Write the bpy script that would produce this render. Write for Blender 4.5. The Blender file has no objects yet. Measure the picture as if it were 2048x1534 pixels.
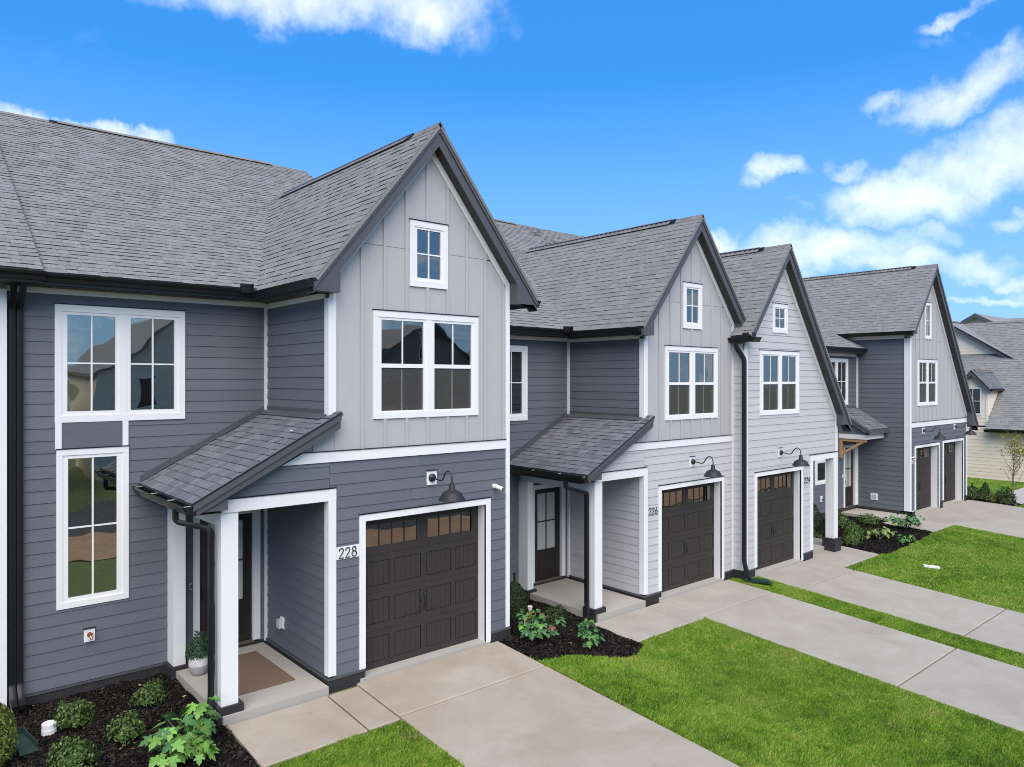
import bpy, bmesh, math, random
import numpy as np
from mathutils import Vector, Matrix

random.seed(7)
RNG = np.random.default_rng(7)
SC = bpy.context.scene
COL = SC.collection
PI = math.pi

# ------------------------------------------------------------------ camera
CAM = Vector((0.0, -10.0, 4.6))
THETA = math.atan2(2730.0 - 1024.0, 1470.0)          # heading measured from +X
FWD = Vector((math.cos(THETA), math.sin(THETA), 0))
RGT = Vector((math.sin(THETA), -math.cos(THETA), 0))
cam_d = bpy.data.cameras.new("camera")
cam_d.sensor_width = 36.0
cam_d.lens = 36.0 * 1470.0 / 2048.0
cam_d.shift_y = -6.0 / 2048.0
cam_d.clip_start = 0.1
cam_d.clip_end = 3000.0
cam = bpy.data.objects.new("camera", cam_d)
cam.location = CAM
cam.rotation_euler = (PI / 2, 0, THETA - PI / 2)
COL.objects.link(cam)
SC.camera = cam

# ------------------------------------------------------------------ light
SUN_EL, SUN_AZ = math.radians(50), math.radians(-124)   # azimuth of the sun, from +X towards +Y
sun_dir = Vector((math.cos(SUN_EL) * math.cos(SUN_AZ), math.cos(SUN_EL) * math.sin(SUN_AZ), math.sin(SUN_EL)))
sun_d = bpy.data.lights.new("sun", 'SUN')
sun_d.energy = 2.2
sun_d.angle = math.radians(65)
sun_d.color = (1.0, 0.885, 0.73)
sun = bpy.data.objects.new("sun", sun_d)
sun.rotation_euler = (-sun_dir).to_track_quat('-Z', 'Y').to_euler()
sun.location = (0, 0, 40)
COL.objects.link(sun)

SC.view_settings.view_transform = 'Standard'
SC.view_settings.look = 'None'
SC.view_settings.exposure = 1.17
SC.view_settings.gamma = 1.0
SC.view_settings.use_curve_mapping = False
SC.cycles.use_denoising = True
SC.cycles.denoising_prefilter = 'NONE'
SC.cycles.filter_width = 1.0
SC.cycles.max_bounces = 6
SC.cycles.transparent_max_bounces = 8
SC.cycles.caustics_reflective = False
SC.cycles.caustics_refractive = False


def pix_dir(u, v):
    return (FWD + RGT * ((u - 1024) / 1470.0) + Vector((0, 0, 1)) * ((761 - v) / 1470.0)).normalized()


def build_world():
    w = bpy.data.worlds.new("World")
    SC.world = w
    w.use_nodes = True
    nt = w.node_tree
    nt.nodes.clear()
    N, L = nt.nodes, nt.links

    def math_(op, a, b=None, clamp=False):
        n = N.new("ShaderNodeMath"); n.operation = op; n.use_clamp = clamp
        for i, x in enumerate((a, b)):
            if x is None: continue
            if isinstance(x, (int, float)): n.inputs[i].default_value = x
            else: L.new(x, n.inputs[i])
        return n.outputs[0]

    def vmath(op, a, b=None, scale=None):
        n = N.new("ShaderNodeVectorMath"); n.operation = op
        for i, x in enumerate((a, b)):
            if x is None: continue
            if isinstance(x, (tuple, Vector, list)): n.inputs[i].default_value = tuple(x)
            else: L.new(x, n.inputs[i])
        if scale is not None: n.inputs['Scale'].default_value = scale
        return n.outputs['Value'] if op in ('DOT_PRODUCT', 'LENGTH') else n.outputs['Vector']

    out = N.new("ShaderNodeOutputWorld")
    bg = N.new("ShaderNodeBackground")
    sky = N.new("ShaderNodeTexSky")
    sky.sky_type = 'NISHITA'
    sky.sun_disc = False
    sky.sun_elevation = SUN_EL
    sky.sun_rotation = PI / 2 - SUN_AZ
    sky.altitude = 200
    sky.air_density = 1.0
    sky.dust_density = 0.3
    sky.ozone_density = 2.0
    hs = N.new("ShaderNodeHueSaturation")
    hs.inputs['Saturation'].default_value = 1.12
    hs.inputs['Value'].default_value = 1.0
    tint = N.new("ShaderNodeMix"); tint.data_type = 'RGBA'; tint.blend_type = 'MULTIPLY'
    tint.inputs['Factor'].default_value = 1.0
    tint.inputs['B'].default_value = (.41, .735, 1.04, 1)
    L.new(sky.outputs[0], tint.inputs['A'])
    L.new(tint.outputs['Result'], hs.inputs['Color'])
    tc = N.new("ShaderNodeTexCoord")
    d0 = tc.outputs['Generated']
    sz = N.new("ShaderNodeSeparateXYZ"); L.new(d0, sz.inputs[0])
    hz = math_('MULTIPLY', math_('SUBTRACT', 1.0, math_('MULTIPLY', math_('ABSOLUTE', sz.outputs['Z']), 2.7), True), 0.75)
    pale = N.new("ShaderNodeMix"); pale.data_type = 'RGBA'
    flat = N.new("ShaderNodeMix"); flat.data_type = 'RGBA'; flat.inputs['Factor'].default_value = .6
    L.new(hs.outputs['Color'], flat.inputs['A']); flat.inputs['B'].default_value = (.30, 1.46, 3.9, 1)
    L.new(hz, pale.inputs['Factor']); L.new(flat.outputs['Result'], pale.inputs['A'])
    pale.inputs['B'].default_value = (1.9, 3.0, 4.7, 1)

    def noise(scale, detail=6, rough=0.55, vec=None):
        n = N.new("ShaderNodeTexNoise")
        n.inputs['Scale'].default_value = scale
        n.inputs['Detail'].default_value = detail
        n.inputs['Roughness'].default_value = rough
        L.new(vec if vec is not None else d0, n.inputs['Vector'])
        return n
    n1 = noise(5.0, 3, 0.5)
    n2 = noise(22.0, 6, 0.6)
    w1 = vmath('SCALE', vmath('SUBTRACT', n1.outputs['Color'], (.5, .5, .5)), scale=0.07)
    w2 = vmath('SCALE', vmath('SUBTRACT', n2.outputs['Color'], (.5, .5, .5)), scale=0.06)
    d = vmath('ADD', vmath('ADD', d0, w1), w2)
    # clouds: pixel-free world directions with angular extents (centre, half width, half height, weight, tilt)
    clouds = [((600, -5), 320, 85, 1.05, 0.05), ((850, 15), 200, 85, 1.0, .1), ((200, -30), 190, 50, .5, 0), ((20, 238), 180, 52, 1.15, -.20),
              ((255, 292), 115, 30, 1.05, -.18), ((170, 90), 110, 36, .22, .3), ((980, 60), 110, 60, .42, .2),
              ((1545, 352), 75, 34, .95, .15), ((1810, 385), 190, 75, 1.1, .06), ((1990, 300), 190, 95, 1.05, .22), ((1690, 338), 60, 28, .75, 0),
              ((1930, 160), 160, 62, 1.0, .30), ((1770, 195), 55, 26, .7, .2), ((1900, 30), 70, 22, .9, .1), ((1880, 68), 75, 22, .35, .1),
              ((2040, 210), 45, 25, .5, 0), ((2030, 420), 60, 24, .8, 0), ((1640, 505), 230, 60, 1.1, .03), ((1440, 490), 60, 40, .9, 0),
              ((1760, 520), 170, 38, .95, .02), ((1850, 460), 70, 26, .75, 0), ((1930, 520), 110, 40, .95, 0), ((2030, 545), 60, 22, .7, 0),
              ((1980, 595), 120, 14, .6, 0), ((1740, 440), 60, 18, .65, 0), ((2040, 590), 50, 18, .5, 0), ((2200, 560), 170, 45, .9, 0), ((2300, 350), 170, 70, .9, .1),
              ((-220, 240), 180, 60, 1.0, 0), ((600, -200), 300, 110, 1.0, 0), ((1620, 425), 45, 12, .35, 0), ((1930, 425), 60, 14, .3, 0)]
    acc = None
    for (pc, hw, hh, wt, tilt) in clouds:
        c = pix_dir(*pc)
        right = c.cross(Vector((0, 0, 1))).normalized()
        up = right.cross(c).normalized()
        r2 = right * math.cos(tilt) + up * math.sin(tilt)
        u2 = up * math.cos(tilt) - right * math.sin(tilt)
        k = c.dot(FWD)
        df = vmath('SUBTRACT', d, c)
        a = math_('MULTIPLY', vmath('DOT_PRODUCT', df, r2), 1470.0 / (hw * k))
        b = math_('MULTIPLY', vmath('DOT_PRODUCT', df, u2), 1470.0 / (hh * k))
        rr = math_('ADD', math_('MULTIPLY', a, a), math_('MULTIPLY', b, b))
        m = math_('MULTIPLY', math_('SUBTRACT', 1.0, rr, True), wt)
        fr = math_('GREATER_THAN', vmath('DOT_PRODUCT', d, c), 0.0)
        m = math_('MULTIPLY', m, fr)
        acc = m if acc is None else math_('MAXIMUM', acc, m)
    # the same kind of scattered clouds all round the rest of the sky
    sep = N.new("ShaderNodeSeparateXYZ"); L.new(d, sep.inputs[0])
    zz = math_('MAXIMUM', sep.outputs['Z'], 0.06)
    pl = N.new("ShaderNodeCombineXYZ")
    L.new(math_('DIVIDE', sep.outputs['X'], zz), pl.inputs[0])
    L.new(math_('DIVIDE', sep.outputs['Y'], zz), pl.inputs[1])
    n3 = noise(0.75, 7, 0.55, pl.outputs[0])
    rest = math_('MULTIPLY', math_('SUBTRACT', n3.outputs['Fac'], 0.44), 5.0, True)
    away = math_('MULTIPLY', math_('SUBTRACT', 0.70, vmath('DOT_PRODUCT', d0, pix_dir(1024, 500))), 4.0, True)
    rest = math_('MULTIPLY', rest, away)
    acc = math_('MAXIMUM', acc, rest)
    n4 = noise(14.0, 8, 0.6)
    dens = math_('ADD', acc, math_('MULTIPLY', math_('SUBTRACT', n4.outputs['Fac'], 0.55), 1.7))
    mr = N.new("ShaderNodeMapRange"); mr.interpolation_type = 'SMOOTHSTEP'
    L.new(dens, mr.inputs['Value'])
    mr.inputs['From Min'].default_value = -0.02
    mr.inputs['From Max'].default_value = 1.4
    gate = math_('MULTIPLY', math_('MULTIPLY', acc, 4.0, True), mr.outputs[0])
    fac = math_('MULTIPLY', gate, 0.88)
    # white tops, faintly blue-grey hearts
    n5 = noise(9.0, 5, 0.5)
    cr = N.new("ShaderNodeMix"); cr.data_type = 'RGBA'
    L.new(n5.outputs['Fac'], cr.inputs['Factor'])
    cr.inputs['A'].default_value = (4.0, 4.5, 5.3, 1)
    cr.inputs['B'].default_value = (5.7, 5.85, 6.1, 1)
    mix = N.new("ShaderNodeMix"); mix.data_type = 'RGBA'
    L.new(fac, mix.inputs['Factor'])
    L.new(pale.outputs['Result'], mix.inputs['A'])
    L.new(cr.outputs['Result'], mix.inputs['B'])
    L.new(mix.outputs['Result'], bg.inputs['Color'])
    bg.inputs['Strength'].default_value = 0.108
    L.new(bg.outputs[0], out.inputs['Surface'])


build_world()

# ------------------------------------------------------------------ materials
MATS = {}


def mat(name, color, rough=0.6, noise_scale=0, noise_amt=0.0, bump=0.0, bump_scale=40, obj_var=0.0, spec=0.5, stretch=None, metallic=0.0,
        attr=None, coords='Object', stains=None, island=0.0, ior=None):
    if name in MATS: return MATS[name]
    m = bpy.data.materials.new(name)
    m.use_nodes = True
    nt = m.node_tree; N, L = nt.nodes, nt.links
    b = N["Principled BSDF"]
    b.inputs['Roughness'].default_value = rough
    b.inputs['Metallic'].default_value = metallic
    b.inputs['Specular IOR Level'].default_value = spec
    if ior: b.inputs['IOR'].default_value = ior
    tc = N.new("ShaderNodeTexCoord")
    vec = tc.outputs[coords]
    if coords == 'World':
        pass
    if stretch:
        mp = N.new("ShaderNodeMapping"); mp.inputs['Scale'].default_value = stretch
        L.new(vec, mp.inputs['Vector']); vec = mp.outputs[0]
    rgb = N.new("ShaderNodeRGB"); rgb.outputs[0].default_value = (*color, 1)
    cur = rgb.outputs[0]

    def mul(cur, fac_socket, lo, hi):
        mr = N.new("ShaderNodeMapRange"); L.new(fac_socket, mr.inputs['Value'])
        mr.inputs['To Min'].default_value = lo; mr.inputs['To Max'].default_value = hi
        mx = N.new("ShaderNodeVectorMath"); mx.operation = 'SCALE'
        L.new(cur, mx.inputs[0]); L.new(mr.outputs[0], mx.inputs['Scale'])
        return mx.outputs[0]
    if noise_scale:
        n = N.new("ShaderNodeTexNoise"); n.inputs['Scale'].default_value = noise_scale
        n.inputs['Detail'].default_value = 6; n.inputs['Roughness'].default_value = 0.65
        L.new(vec, n.inputs['Vector'])
        cur = mul(cur, n.outputs['Fac'], 1 - noise_amt * 2, 1 + noise_amt * 2)
    if obj_var:
        oi = N.new("ShaderNodeObjectInfo")
        if island:
            g = N.new("ShaderNodeNewGeometry")
            ad = N.new("ShaderNodeMath"); ad.operation = 'ADD'
            L.new(oi.outputs['Random'], ad.inputs[0]); L.new(g.outputs['Random Per Island'], ad.inputs[1])
            fr = N.new("ShaderNodeMath"); fr.operation = 'FRACT'; L.new(ad.outputs[0], fr.inputs[0])
            rs = fr.outputs[0]
        else:
            rs = oi.outputs['Random']
        cur = mul(cur, rs, 1 - obj_var, 1 + obj_var)
    if attr:                                            # a per-leaf / per-blade colour choice
        at = N.new("ShaderNodeAttribute"); at.attribute_name = attr[0]
        cr = N.new("ShaderNodeValToRGB")
        el = cr.color_ramp.elements
        cols = attr[1]
        el[0].position = 0; el[0].color = (*cols[0], 1)
        el[1].position = 1; el[1].color = (*cols[-1], 1)
        for i in range(1, len(cols) - 1):
            e = el.new(i / (len(cols) - 1)); e.color = (*cols[i], 1)
        L.new(at.outputs['Fac'], cr.inputs['Fac'])
        cur = cr.outputs['Color']
        if noise_scale: cur = mul(cur, n.outputs['Fac'], 1 - noise_amt * 2, 1 + noise_amt * 2)
    if stains:
        for (scale, col, lo, hi, amt) in stains:
            n = N.new("ShaderNodeTexNoise"); n.inputs['Scale'].default_value = scale
            n.inputs['Detail'].default_value = 7; n.inputs['Roughness'].default_value = 0.6
            n.inputs['Distortion'].default_value = 0.6
            L.new(vec, n.inputs['Vector'])
            mr = N.new("ShaderNodeMapRange"); L.new(n.outputs['Fac'], mr.inputs['Value'])
            mr.inputs['From Min'].default_value = lo; mr.inputs['From Max'].default_value = hi
            mr.inputs['To Max'].default_value = amt
            mx = N.new("ShaderNodeMix"); mx.data_type = 'RGBA'
            L.new(mr.outputs[0], mx.inputs['Factor']); L.new(cur, mx.inputs['A']); mx.inputs['B'].default_value = (*col, 1)
            cur = mx.outputs['Result']
    L.new(cur, b.inputs['Base Color'])
    if bump:
        n = N.new("ShaderNodeTexNoise"); n.inputs['Scale'].default_value = bump_scale
        n.inputs['Detail'].default_value = 5
        L.new(vec, n.inputs['Vector'])
        bp = N.new("ShaderNodeBump"); bp.inputs['Strength'].default_value = bump; bp.inputs['Distance'].default_value = 0.01
        L.new(n.outputs['Fac'], bp.inputs['Height'])
        L.new(bp.outputs[0], b.inputs['Normal'])
    MATS[name] = m
    return m


def leaf_mat(name, cols, rough=0.45, trans=0.25):
    if name in MATS: return MATS[name]
    m = mat(name, cols[0], rough, attr=("tint", cols), spec=0.35)
    nt = m.node_tree; N, L = nt.nodes, nt.links
    b = N["Principled BSDF"]
    tr = N.new("ShaderNodeBsdfTranslucent")
    src = b.inputs['Base Color'].links[0].from_socket
    L.new(src, tr.inputs['Color'])
    mx = N.new("ShaderNodeMixShader"); mx.inputs[0].default_value = trans
    L.new(b.outputs[0], mx.inputs[1]); L.new(tr.outputs[0], mx.inputs[2])
    L.new(mx.outputs[0], N["Material Output"].inputs['Surface'])
    return m


def glass_mat(name, tint=(.74, .78, .75), ior=3.1):
    if name in MATS: return MATS[name]
    m = bpy.data.materials.new(name); m.use_nodes = True
    nt = m.node_tree; N, L = nt.nodes, nt.links
    N.remove(N["Principled BSDF"])
    t = N.new("ShaderNodeBsdfTransparent"); t.inputs[0].default_value = (*tint, 1)
    g = N.new("ShaderNodeBsdfGlossy"); g.inputs['Roughness'].default_value = 0.015
    g.inputs['Color'].default_value = (.95, .91, .85, 1)
    tc = N.new("ShaderNodeTexCoord")
    n = N.new("ShaderNodeTexNoise"); n.inputs['Scale'].default_value = 1.6; n.inputs['Detail'].default_value = 1
    L.new(tc.outputs['Object'], n.inputs['Vector'])
    bp = N.new("ShaderNodeBump"); bp.inputs['Strength'].default_value = 0.10; bp.inputs['Distance'].default_value = 0.05
    L.new(n.outputs['Fac'], bp.inputs['Height']); L.new(bp.outputs[0], g.inputs['Normal'])
    f = N.new("ShaderNodeFresnel"); f.inputs['IOR'].default_value = ior
    mx = N.new("ShaderNodeMixShader")
    L.new(f.outputs[0], mx.inputs[0]); L.new(t.outputs[0], mx.inputs[1]); L.new(g.outputs[0], mx.inputs[2])
    L.new(mx.outputs[0], N["Material Output"].inputs['Surface'])
    MATS[name] = m
    return m


def screen_mat():
    if "insect_screen" in MATS: return MATS["insect_screen"]
    m = bpy.data.materials.new("insect_screen"); m.use_nodes = True
    nt = m.node_tree; N, L = nt.nodes, nt.links
    b = N["Principled BSDF"]; b.inputs['Base Color'].default_value = (.10, .095, .085, 1); b.inputs['Roughness'].default_value = .7
    t = N.new("ShaderNodeBsdfTransparent")
    mx = N.new("ShaderNodeMixShader"); mx.inputs[0].default_value = .36
    L.new(t.outputs[0], mx.inputs[1]); L.new(b.outputs[0], mx.inputs[2])
    L.new(mx.outputs[0], N["Material Output"].inputs['Surface'])
    MATS["insect_screen"] = m
    return m


GRAIN = (1.2, 30, 30)
SID_DARK = mat("dark_grey_siding", (.118, .128, .152), .62, 3, .06, .25, 6, .06, stretch=GRAIN)
SID_PALE = mat("pale_grey_siding", (.50, .49, .50), .62, 3, .03, .2, 6, .03, stretch=GRAIN)
SID_CREAM = mat("cream_siding", (.80, .705, .56), .62, 3, .03, .2, 6, .03, stretch=GRAIN)
PANEL = mat("pale_grey_panel", (.43, .425, .43), .6, 6, .03, .08, 60, .02)
WHITE = mat("white_trim", (.78, .78, .785), .5, 4, .03, .05, 50, .015)
FASCIA = mat("charcoal_fascia", (.075, .078, .088), .5, 4, .05, .05, 40)
GUTTER = mat("black_gutter", (.012, .012, .013), .36, spec=.3)
SOFFIT = mat("dark_soffit", (.045, .043, .042), .6, 20, .1)
FOUND = mat("black_foundation", (.022, .021, .023), .75, 14, .25, .6, 30, stains=[(5, (.10, .095, .09), .6, .85, .35)])
SHEATH = mat("pale_sheathing", (.58, .54, .47), .9)  # pale sheathing, lightened to brighten what shows through the panes
GARAGE = mat("dark_brown_door", (.044, .039, .037), .6, 3, .18, .3, 5, .05, spec=.15, stretch=(40, 40, 1.5))
DOORM = mat("black_brown_door", (.018, .015, .014), .35, 5, .1)
SHINGLE = mat("grey_shingle", (.215, .217, .216), .92, 30, .16, .6, 240, .11, spec=.2, island=1)
SHINGLE_D = mat("slate_blue_shingle", (.135, .142, .165), .9, 22, .26, .5, 240, .22, spec=.25, island=1, stretch=(6, .7, 1))
EDGE = mat("shingle_edge", (.050, .049, .048), .95)  # dark asphalt edge that also paints the shadow line under each course
CAPM = mat("ridge_shingle", (.20, .185, .175), .92, 14, .14, .4, 200, .15, spec=.2, island=1)
CONC = mat("concrete", (.335, .308, .262), .85, 2.2, .06, .15, 160, .04,
           stains=[(.7, (.235, .20, .16), .48, .8, .6), (1.1, (.45, .425, .38), .55, .8, .5), (5, (.22, .20, .18), .62, .8, .5), (45, (.22, .20, .18), .62, .8, .35)])
CONC_T = mat("tan_concrete", (.35, .303, .245), .85, 2.2, .06, .15, 160, .03,
             stains=[(.55, (.25, .185, .13), .47, .75, .65), (.9, (.47, .43, .375), .52, .8, .5), (6, (.20, .16, .125), .62, .8, .5), (45, (.23, .19, .155), .62, .8, .35)])
CONC_L = mat("pale_concrete", (.37, .355, .32), .85, 2.5, .06, .15, 160, .03, stains=[(1.2, (.33, .30, .27), .55, .8, .4)])
JOINT = mat("joint_dark", (.045, .038, .030), .95)
SOIL = mat("soil", (.10, .135, .030), .95, 8, .25, .6, 60, stains=[(3, (.14, .12, .06), .55, .75, .6)])
MULCH = mat("black_mulch", (.010, .0088, .0083), .95, 40, .35, 1.0, 70, spec=.05)
CHIP = mat("mulch_chip", (.016, .014, .013), .85, spec=.12, attr=("tint", [(.006, .0055, .005), (.013, .0115, .011), (.026, .022, .02), (.06, .046, .036)]))
GLASS = glass_mat("window_glass")
SCREEN = screen_mat()
BLACKM = mat("black_metal", (.020, .020, .022), .42)
SHADE_M = mat("lamp_shade_black", (.022, .022, .027), .5, spec=.3)
WPLAST = mat("white_plastic", (.8, .8, .8), .35)
DARKP = mat("dark_lens", (.01, .01, .01), .1)
COPPER = mat("copper_brass", (.40, .17, .08), .4, 30, .3, metallic=.6)
GREENP = mat("green_plastic", (.018, .042, .034), .5, 20, .2, spec=.5)
WOOD = mat("cedar_wood", (.44, .27, .13), .6, 4, .25, .2, 10, stretch=(1, 8, 8))
MATM = mat("brown_doormat", (.20, .13, .085), .95, 160, .25, 1.0, 300)
POTW = mat("white_pot", (.70, .68, .64), .5, 12, .05, stains=[(14, (.36, .35, .34), .35, .6, .35)])
POTG = mat("grey_pot", (.36, .35, .34), .7, 30, .2, .3, 60)
BARK = mat("bark", (.20, .16, .13), .9, 20, .25, .5, 40)
STEMM = mat("stem", (.10, .08, .04), .8)
GRASS = leaf_mat("grass_blade", [(.065, .155, .014), (.150, .310, .022), (.245, .43, .038), (.36, .47, .08), (.46, .38, .16)], .5, .3)
BOX_L = leaf_mat("boxwood_leaf", [(.025, .060, .014), (.060, .115, .026), (.115, .185, .045), (.21, .265, .08)])
ARB_L = leaf_mat("arborvitae_leaf", [(.060, .085, .016), (.125, .165, .028), (.21, .235, .05), (.30, .29, .07)])
CON_L = leaf_mat("dark_conifer_leaf", [(.018, .04, .012), (.04, .072, .02), (.08, .11, .032)])
HYD_L = mat("hydrangea_leaf", (.125, .27, .045), .45, 20, .14, .3, 30, .38, spec=.4)
HYD_D = mat("hydrangea_leaf_dark", (.055, .15, .045), .45, 20, .2, .3, 30, .4, spec=.4)
HYD_R = mat("hydrangea_leaf_rust", (.24, .10, .045), .55, 20, .2, .3, 30, .3)
TREE_L = leaf_mat("yellow_tree_leaf", [(.09, .13, .02), (.25, .26, .04), (.42, .35, .05)])
POT_L = leaf_mat("pot_plant_leaf", [(.014, .05, .022), (.035, .095, .04), (.08, .15, .07)])
CURT = mat("pale_curtain", (.55, .56, .55), .8)
BLIND = mat("window_blind", (.6, .62, .58), .6)
ASPH = mat("asphalt", (.05, .05, .052), .9, 30, .15, .4, 80)


# ------------------------------------------------------------------ mesh helpers
class MB:
    def __init__(self): self.v = []; self.f = []

    def add(self, vs, fs):
        o = len(self.v)
        self.v += [tuple(p) for p in vs]
        self.f += [tuple(i + o for i in q) for q in fs]
        return self

    def box(self, x0, x1, y0, y1, z0, z1):
        x0, x1 = min(x0, x1), max(x0, x1); y0, y1 = min(y0, y1), max(y0, y1); z0, z1 = min(z0, z1), max(z0, z1)
        return self.add([(x0, y0, z0), (x1, y0, z0), (x1, y1, z0), (x0, y1, z0), (x0, y0, z1), (x1, y0, z1), (x1, y1, z1), (x0, y1, z1)],
                        [(3, 2, 1, 0), (4, 5, 6, 7), (0, 1, 5, 4), (1, 2, 6, 5), (2, 3, 7, 6), (3, 0, 4, 7)])

    def prism(self, pts, vec):
        """polygon pts (3D) extruded by vec"""
        n = len(pts)
        p = [Vector(a) for a in pts]; v = Vector(vec)
        nrm = Vector((0, 0, 0))
        for i in range(n): nrm += p[i].cross(p[(i + 1) % n])
        if nrm.dot(v) > 0: p.reverse()
        q = [a + v for a in p]
        fs = [tuple(range(n)), tuple(range(2 * n - 1, n - 1, -1))]
        fs += [((i + 1) % n, i, n + i, n + (i + 1) % n) for i in range(n)]
        return self.add(p + q, fs)

    def tube(self, path, r, n=8, square=False, cap=True, up=Vector((0, 0, 1))):
        """path of points, radius (number, list or (w,d) half sizes)"""
        P = [Vector(p) for p in path]
        rings = []
        for i, p in enumerate(P):
            t = (P[min(i + 1, len(P) - 1)] - P[max(i - 1, 0)]).normalized()
            ref = up if abs(t.dot(up)) < .95 else Vector((1, 0, 0))
            if square: ref = Vector(square)
            a = ref - t * ref.dot(t); a.normalize()
            b = t.cross(a)
            rr = r[i] if isinstance(r, list) else r
            ring = []
            if square:
                w, dd = rr if isinstance(rr, tuple) else (rr, rr)
                for k in range(n):
                    th = 2 * PI * (k + .5) / n
                    c, s = math.cos(th), math.sin(th)
                    sc = min(1 / max(abs(c), 1e-6), 1 / max(abs(s), 1e-6)) if n > 4 else math.sqrt(2)
                    sc = min(sc, 1.28) if n > 4 else sc
                    ring.append(p + a * c * sc * w + b * s * sc * dd)
            else:
                for k in range(n):
                    th = 2 * PI * k / n
                    ring.append(p + a * math.cos(th) * rr + b * math.sin(th) * rr)
            rings.append(ring)
        vs = [q for g in rings for q in g]
        fs = []
        for i in range(len(rings) - 1):
            for k in range(n):
                fs.append((i * n + k, i * n + (k + 1) % n, (i + 1) * n + (k + 1) % n, (i + 1) * n + k))
        if cap:
            fs.append(tuple(range(n - 1, -1, -1)))
            fs.append(tuple((len(rings) - 1) * n + k for k in range(n)))
        return self.add(vs, fs)

    def lathe(self, prof, c=(0, 0, 0), n=24):
        vs, fs = [], []
        for (r, z) in prof:
            for k in range(n):
                th = 2 * PI * k / n
                vs.append((c[0] + r * math.cos(th), c[1] + r * math.sin(th), c[2] + z))
        for i in range(len(prof) - 1):
            for k in range(n):
                fs.append((i * n + k, i * n + (k + 1) % n, (i + 1) * n + (k + 1) % n, (i + 1) * n + k))
        return self.add(vs, fs)

    def mesh(self, name, m, smooth=False):
        me = bpy.data.meshes.new(name)
        me.from_pydata(self.v, [], self.f)
        me.materials.append(m)
        if smooth:
            for p in me.polygons: p.use_smooth = True
        me.update()
        return me


ORIGIN = {}


def org(o):
    return ORIGIN.get(o.name, Vector((0, 0, 0)))


def put(name, me, parent=None, matrix=None, **props):
    """link an object; matrix is given in world space"""
    o = bpy.data.objects.new(name, me)
    COL.objects.link(o)
    base = Vector((0, 0, 0))
    if parent is not None:
        o.parent = parent
        base = org(parent)
    ORIGIN[o.name] = base
    M = matrix if matrix is not None else Matrix.Identity(4)
    if base.length: M = Matrix.Translation(-base) @ M
    o.matrix_local = M
    for k, v in props.items(): o[k] = v
    return o


def part(name, mb, m, parent, smooth=False, **props):
    """mb in world coordinates; its parent chain sits at the thing's origin. The part's own frame is that of the thing."""
    base = org(parent) if parent is not None else Vector((0, 0, 0))
    if base.length: mb.v = [(x - base.x, y - base.y, z - base.z) for x, y, z in mb.v]
    o = bpy.data.objects.new(name, mb.mesh(name, m, smooth))
    COL.objects.link(o)
    if parent is not None: o.parent = parent
    ORIGIN[o.name] = base
    for k, v in props.items(): o[k] = v
    return o


def thing(name, label, cat, loc, group=None):
    o = bpy.data.objects.new(name, None)
    o.empty_display_size = .2
    COL.objects.link(o)
    o.location = loc
    ORIGIN[o.name] = Vector(loc)
    o['label'] = label; o['category'] = cat
    if group: o['group'] = group
    return o


def solo(name, mb, m, label, cat, loc, group=None, smooth=False):
    base = Vector(loc)
    mb.v = [(x - base.x, y - base.y, z - base.z) for x, y, z in mb.v]
    o = bpy.data.objects.new(name, mb.mesh(name, m, smooth))
    COL.objects.link(o)
    o.location = loc
    ORIGIN[o.name] = base
    o['label'] = label; o['category'] = cat
    if group: o['group'] = group
    return o


def frame_matrix(O, a, up=Vector((0, 0, 1))):
    a = Vector(a).normalized(); up = Vector(up).normalized(); inn = up.cross(a)
    M = Matrix((a, inn, up)).transposed().to_4x4()
    M.translation = Vector(O)
    return M


# ------------------------------------------------------------------ ground heights
SLOPE = 0.062


def bz(x):
    t = min(1, max(0, (x - 8.7) / 2.0))
    t = t * t * (3 - 2 * t)
    return .02 * (1 - t) - .31 * t


def gz(x, y):
    return bz(x) + SLOPE * min(0.0, max(y, -16.0))


# ------------------------------------------------------------------ siding
BOARDS = {}
EXPO = 0.178


def board_mesh(b0, b1, t0, t1, h, m):
    key = (round(b0, 3), round(b1, 3), round(t0, 3), round(t1, 3), round(h, 3), m.name)
    me = BOARDS.get(key)
    if me is None:
        y0, y1 = -.019, -.007
        hh = h + .012
        vs = [(b0, .012, 0), (b1, .012, 0), (b1, y0, 0), (b0, y0, 0), (t0, .012, hh), (t1, .012, hh), (t1, y1, hh), (t0, y1, hh)]
        fs = [(0, 1, 2, 3), (7, 6, 5, 4), (3, 2, 6, 7), (0, 3, 7, 4), (2, 1, 5, 6), (1, 0, 4, 5)]
        me = bpy.data.meshes.new("siding_board")
        me.from_pydata(vs, [], fs); me.materials.append(m); me.update()
        BOARDS[key] = me
    return me


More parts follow.
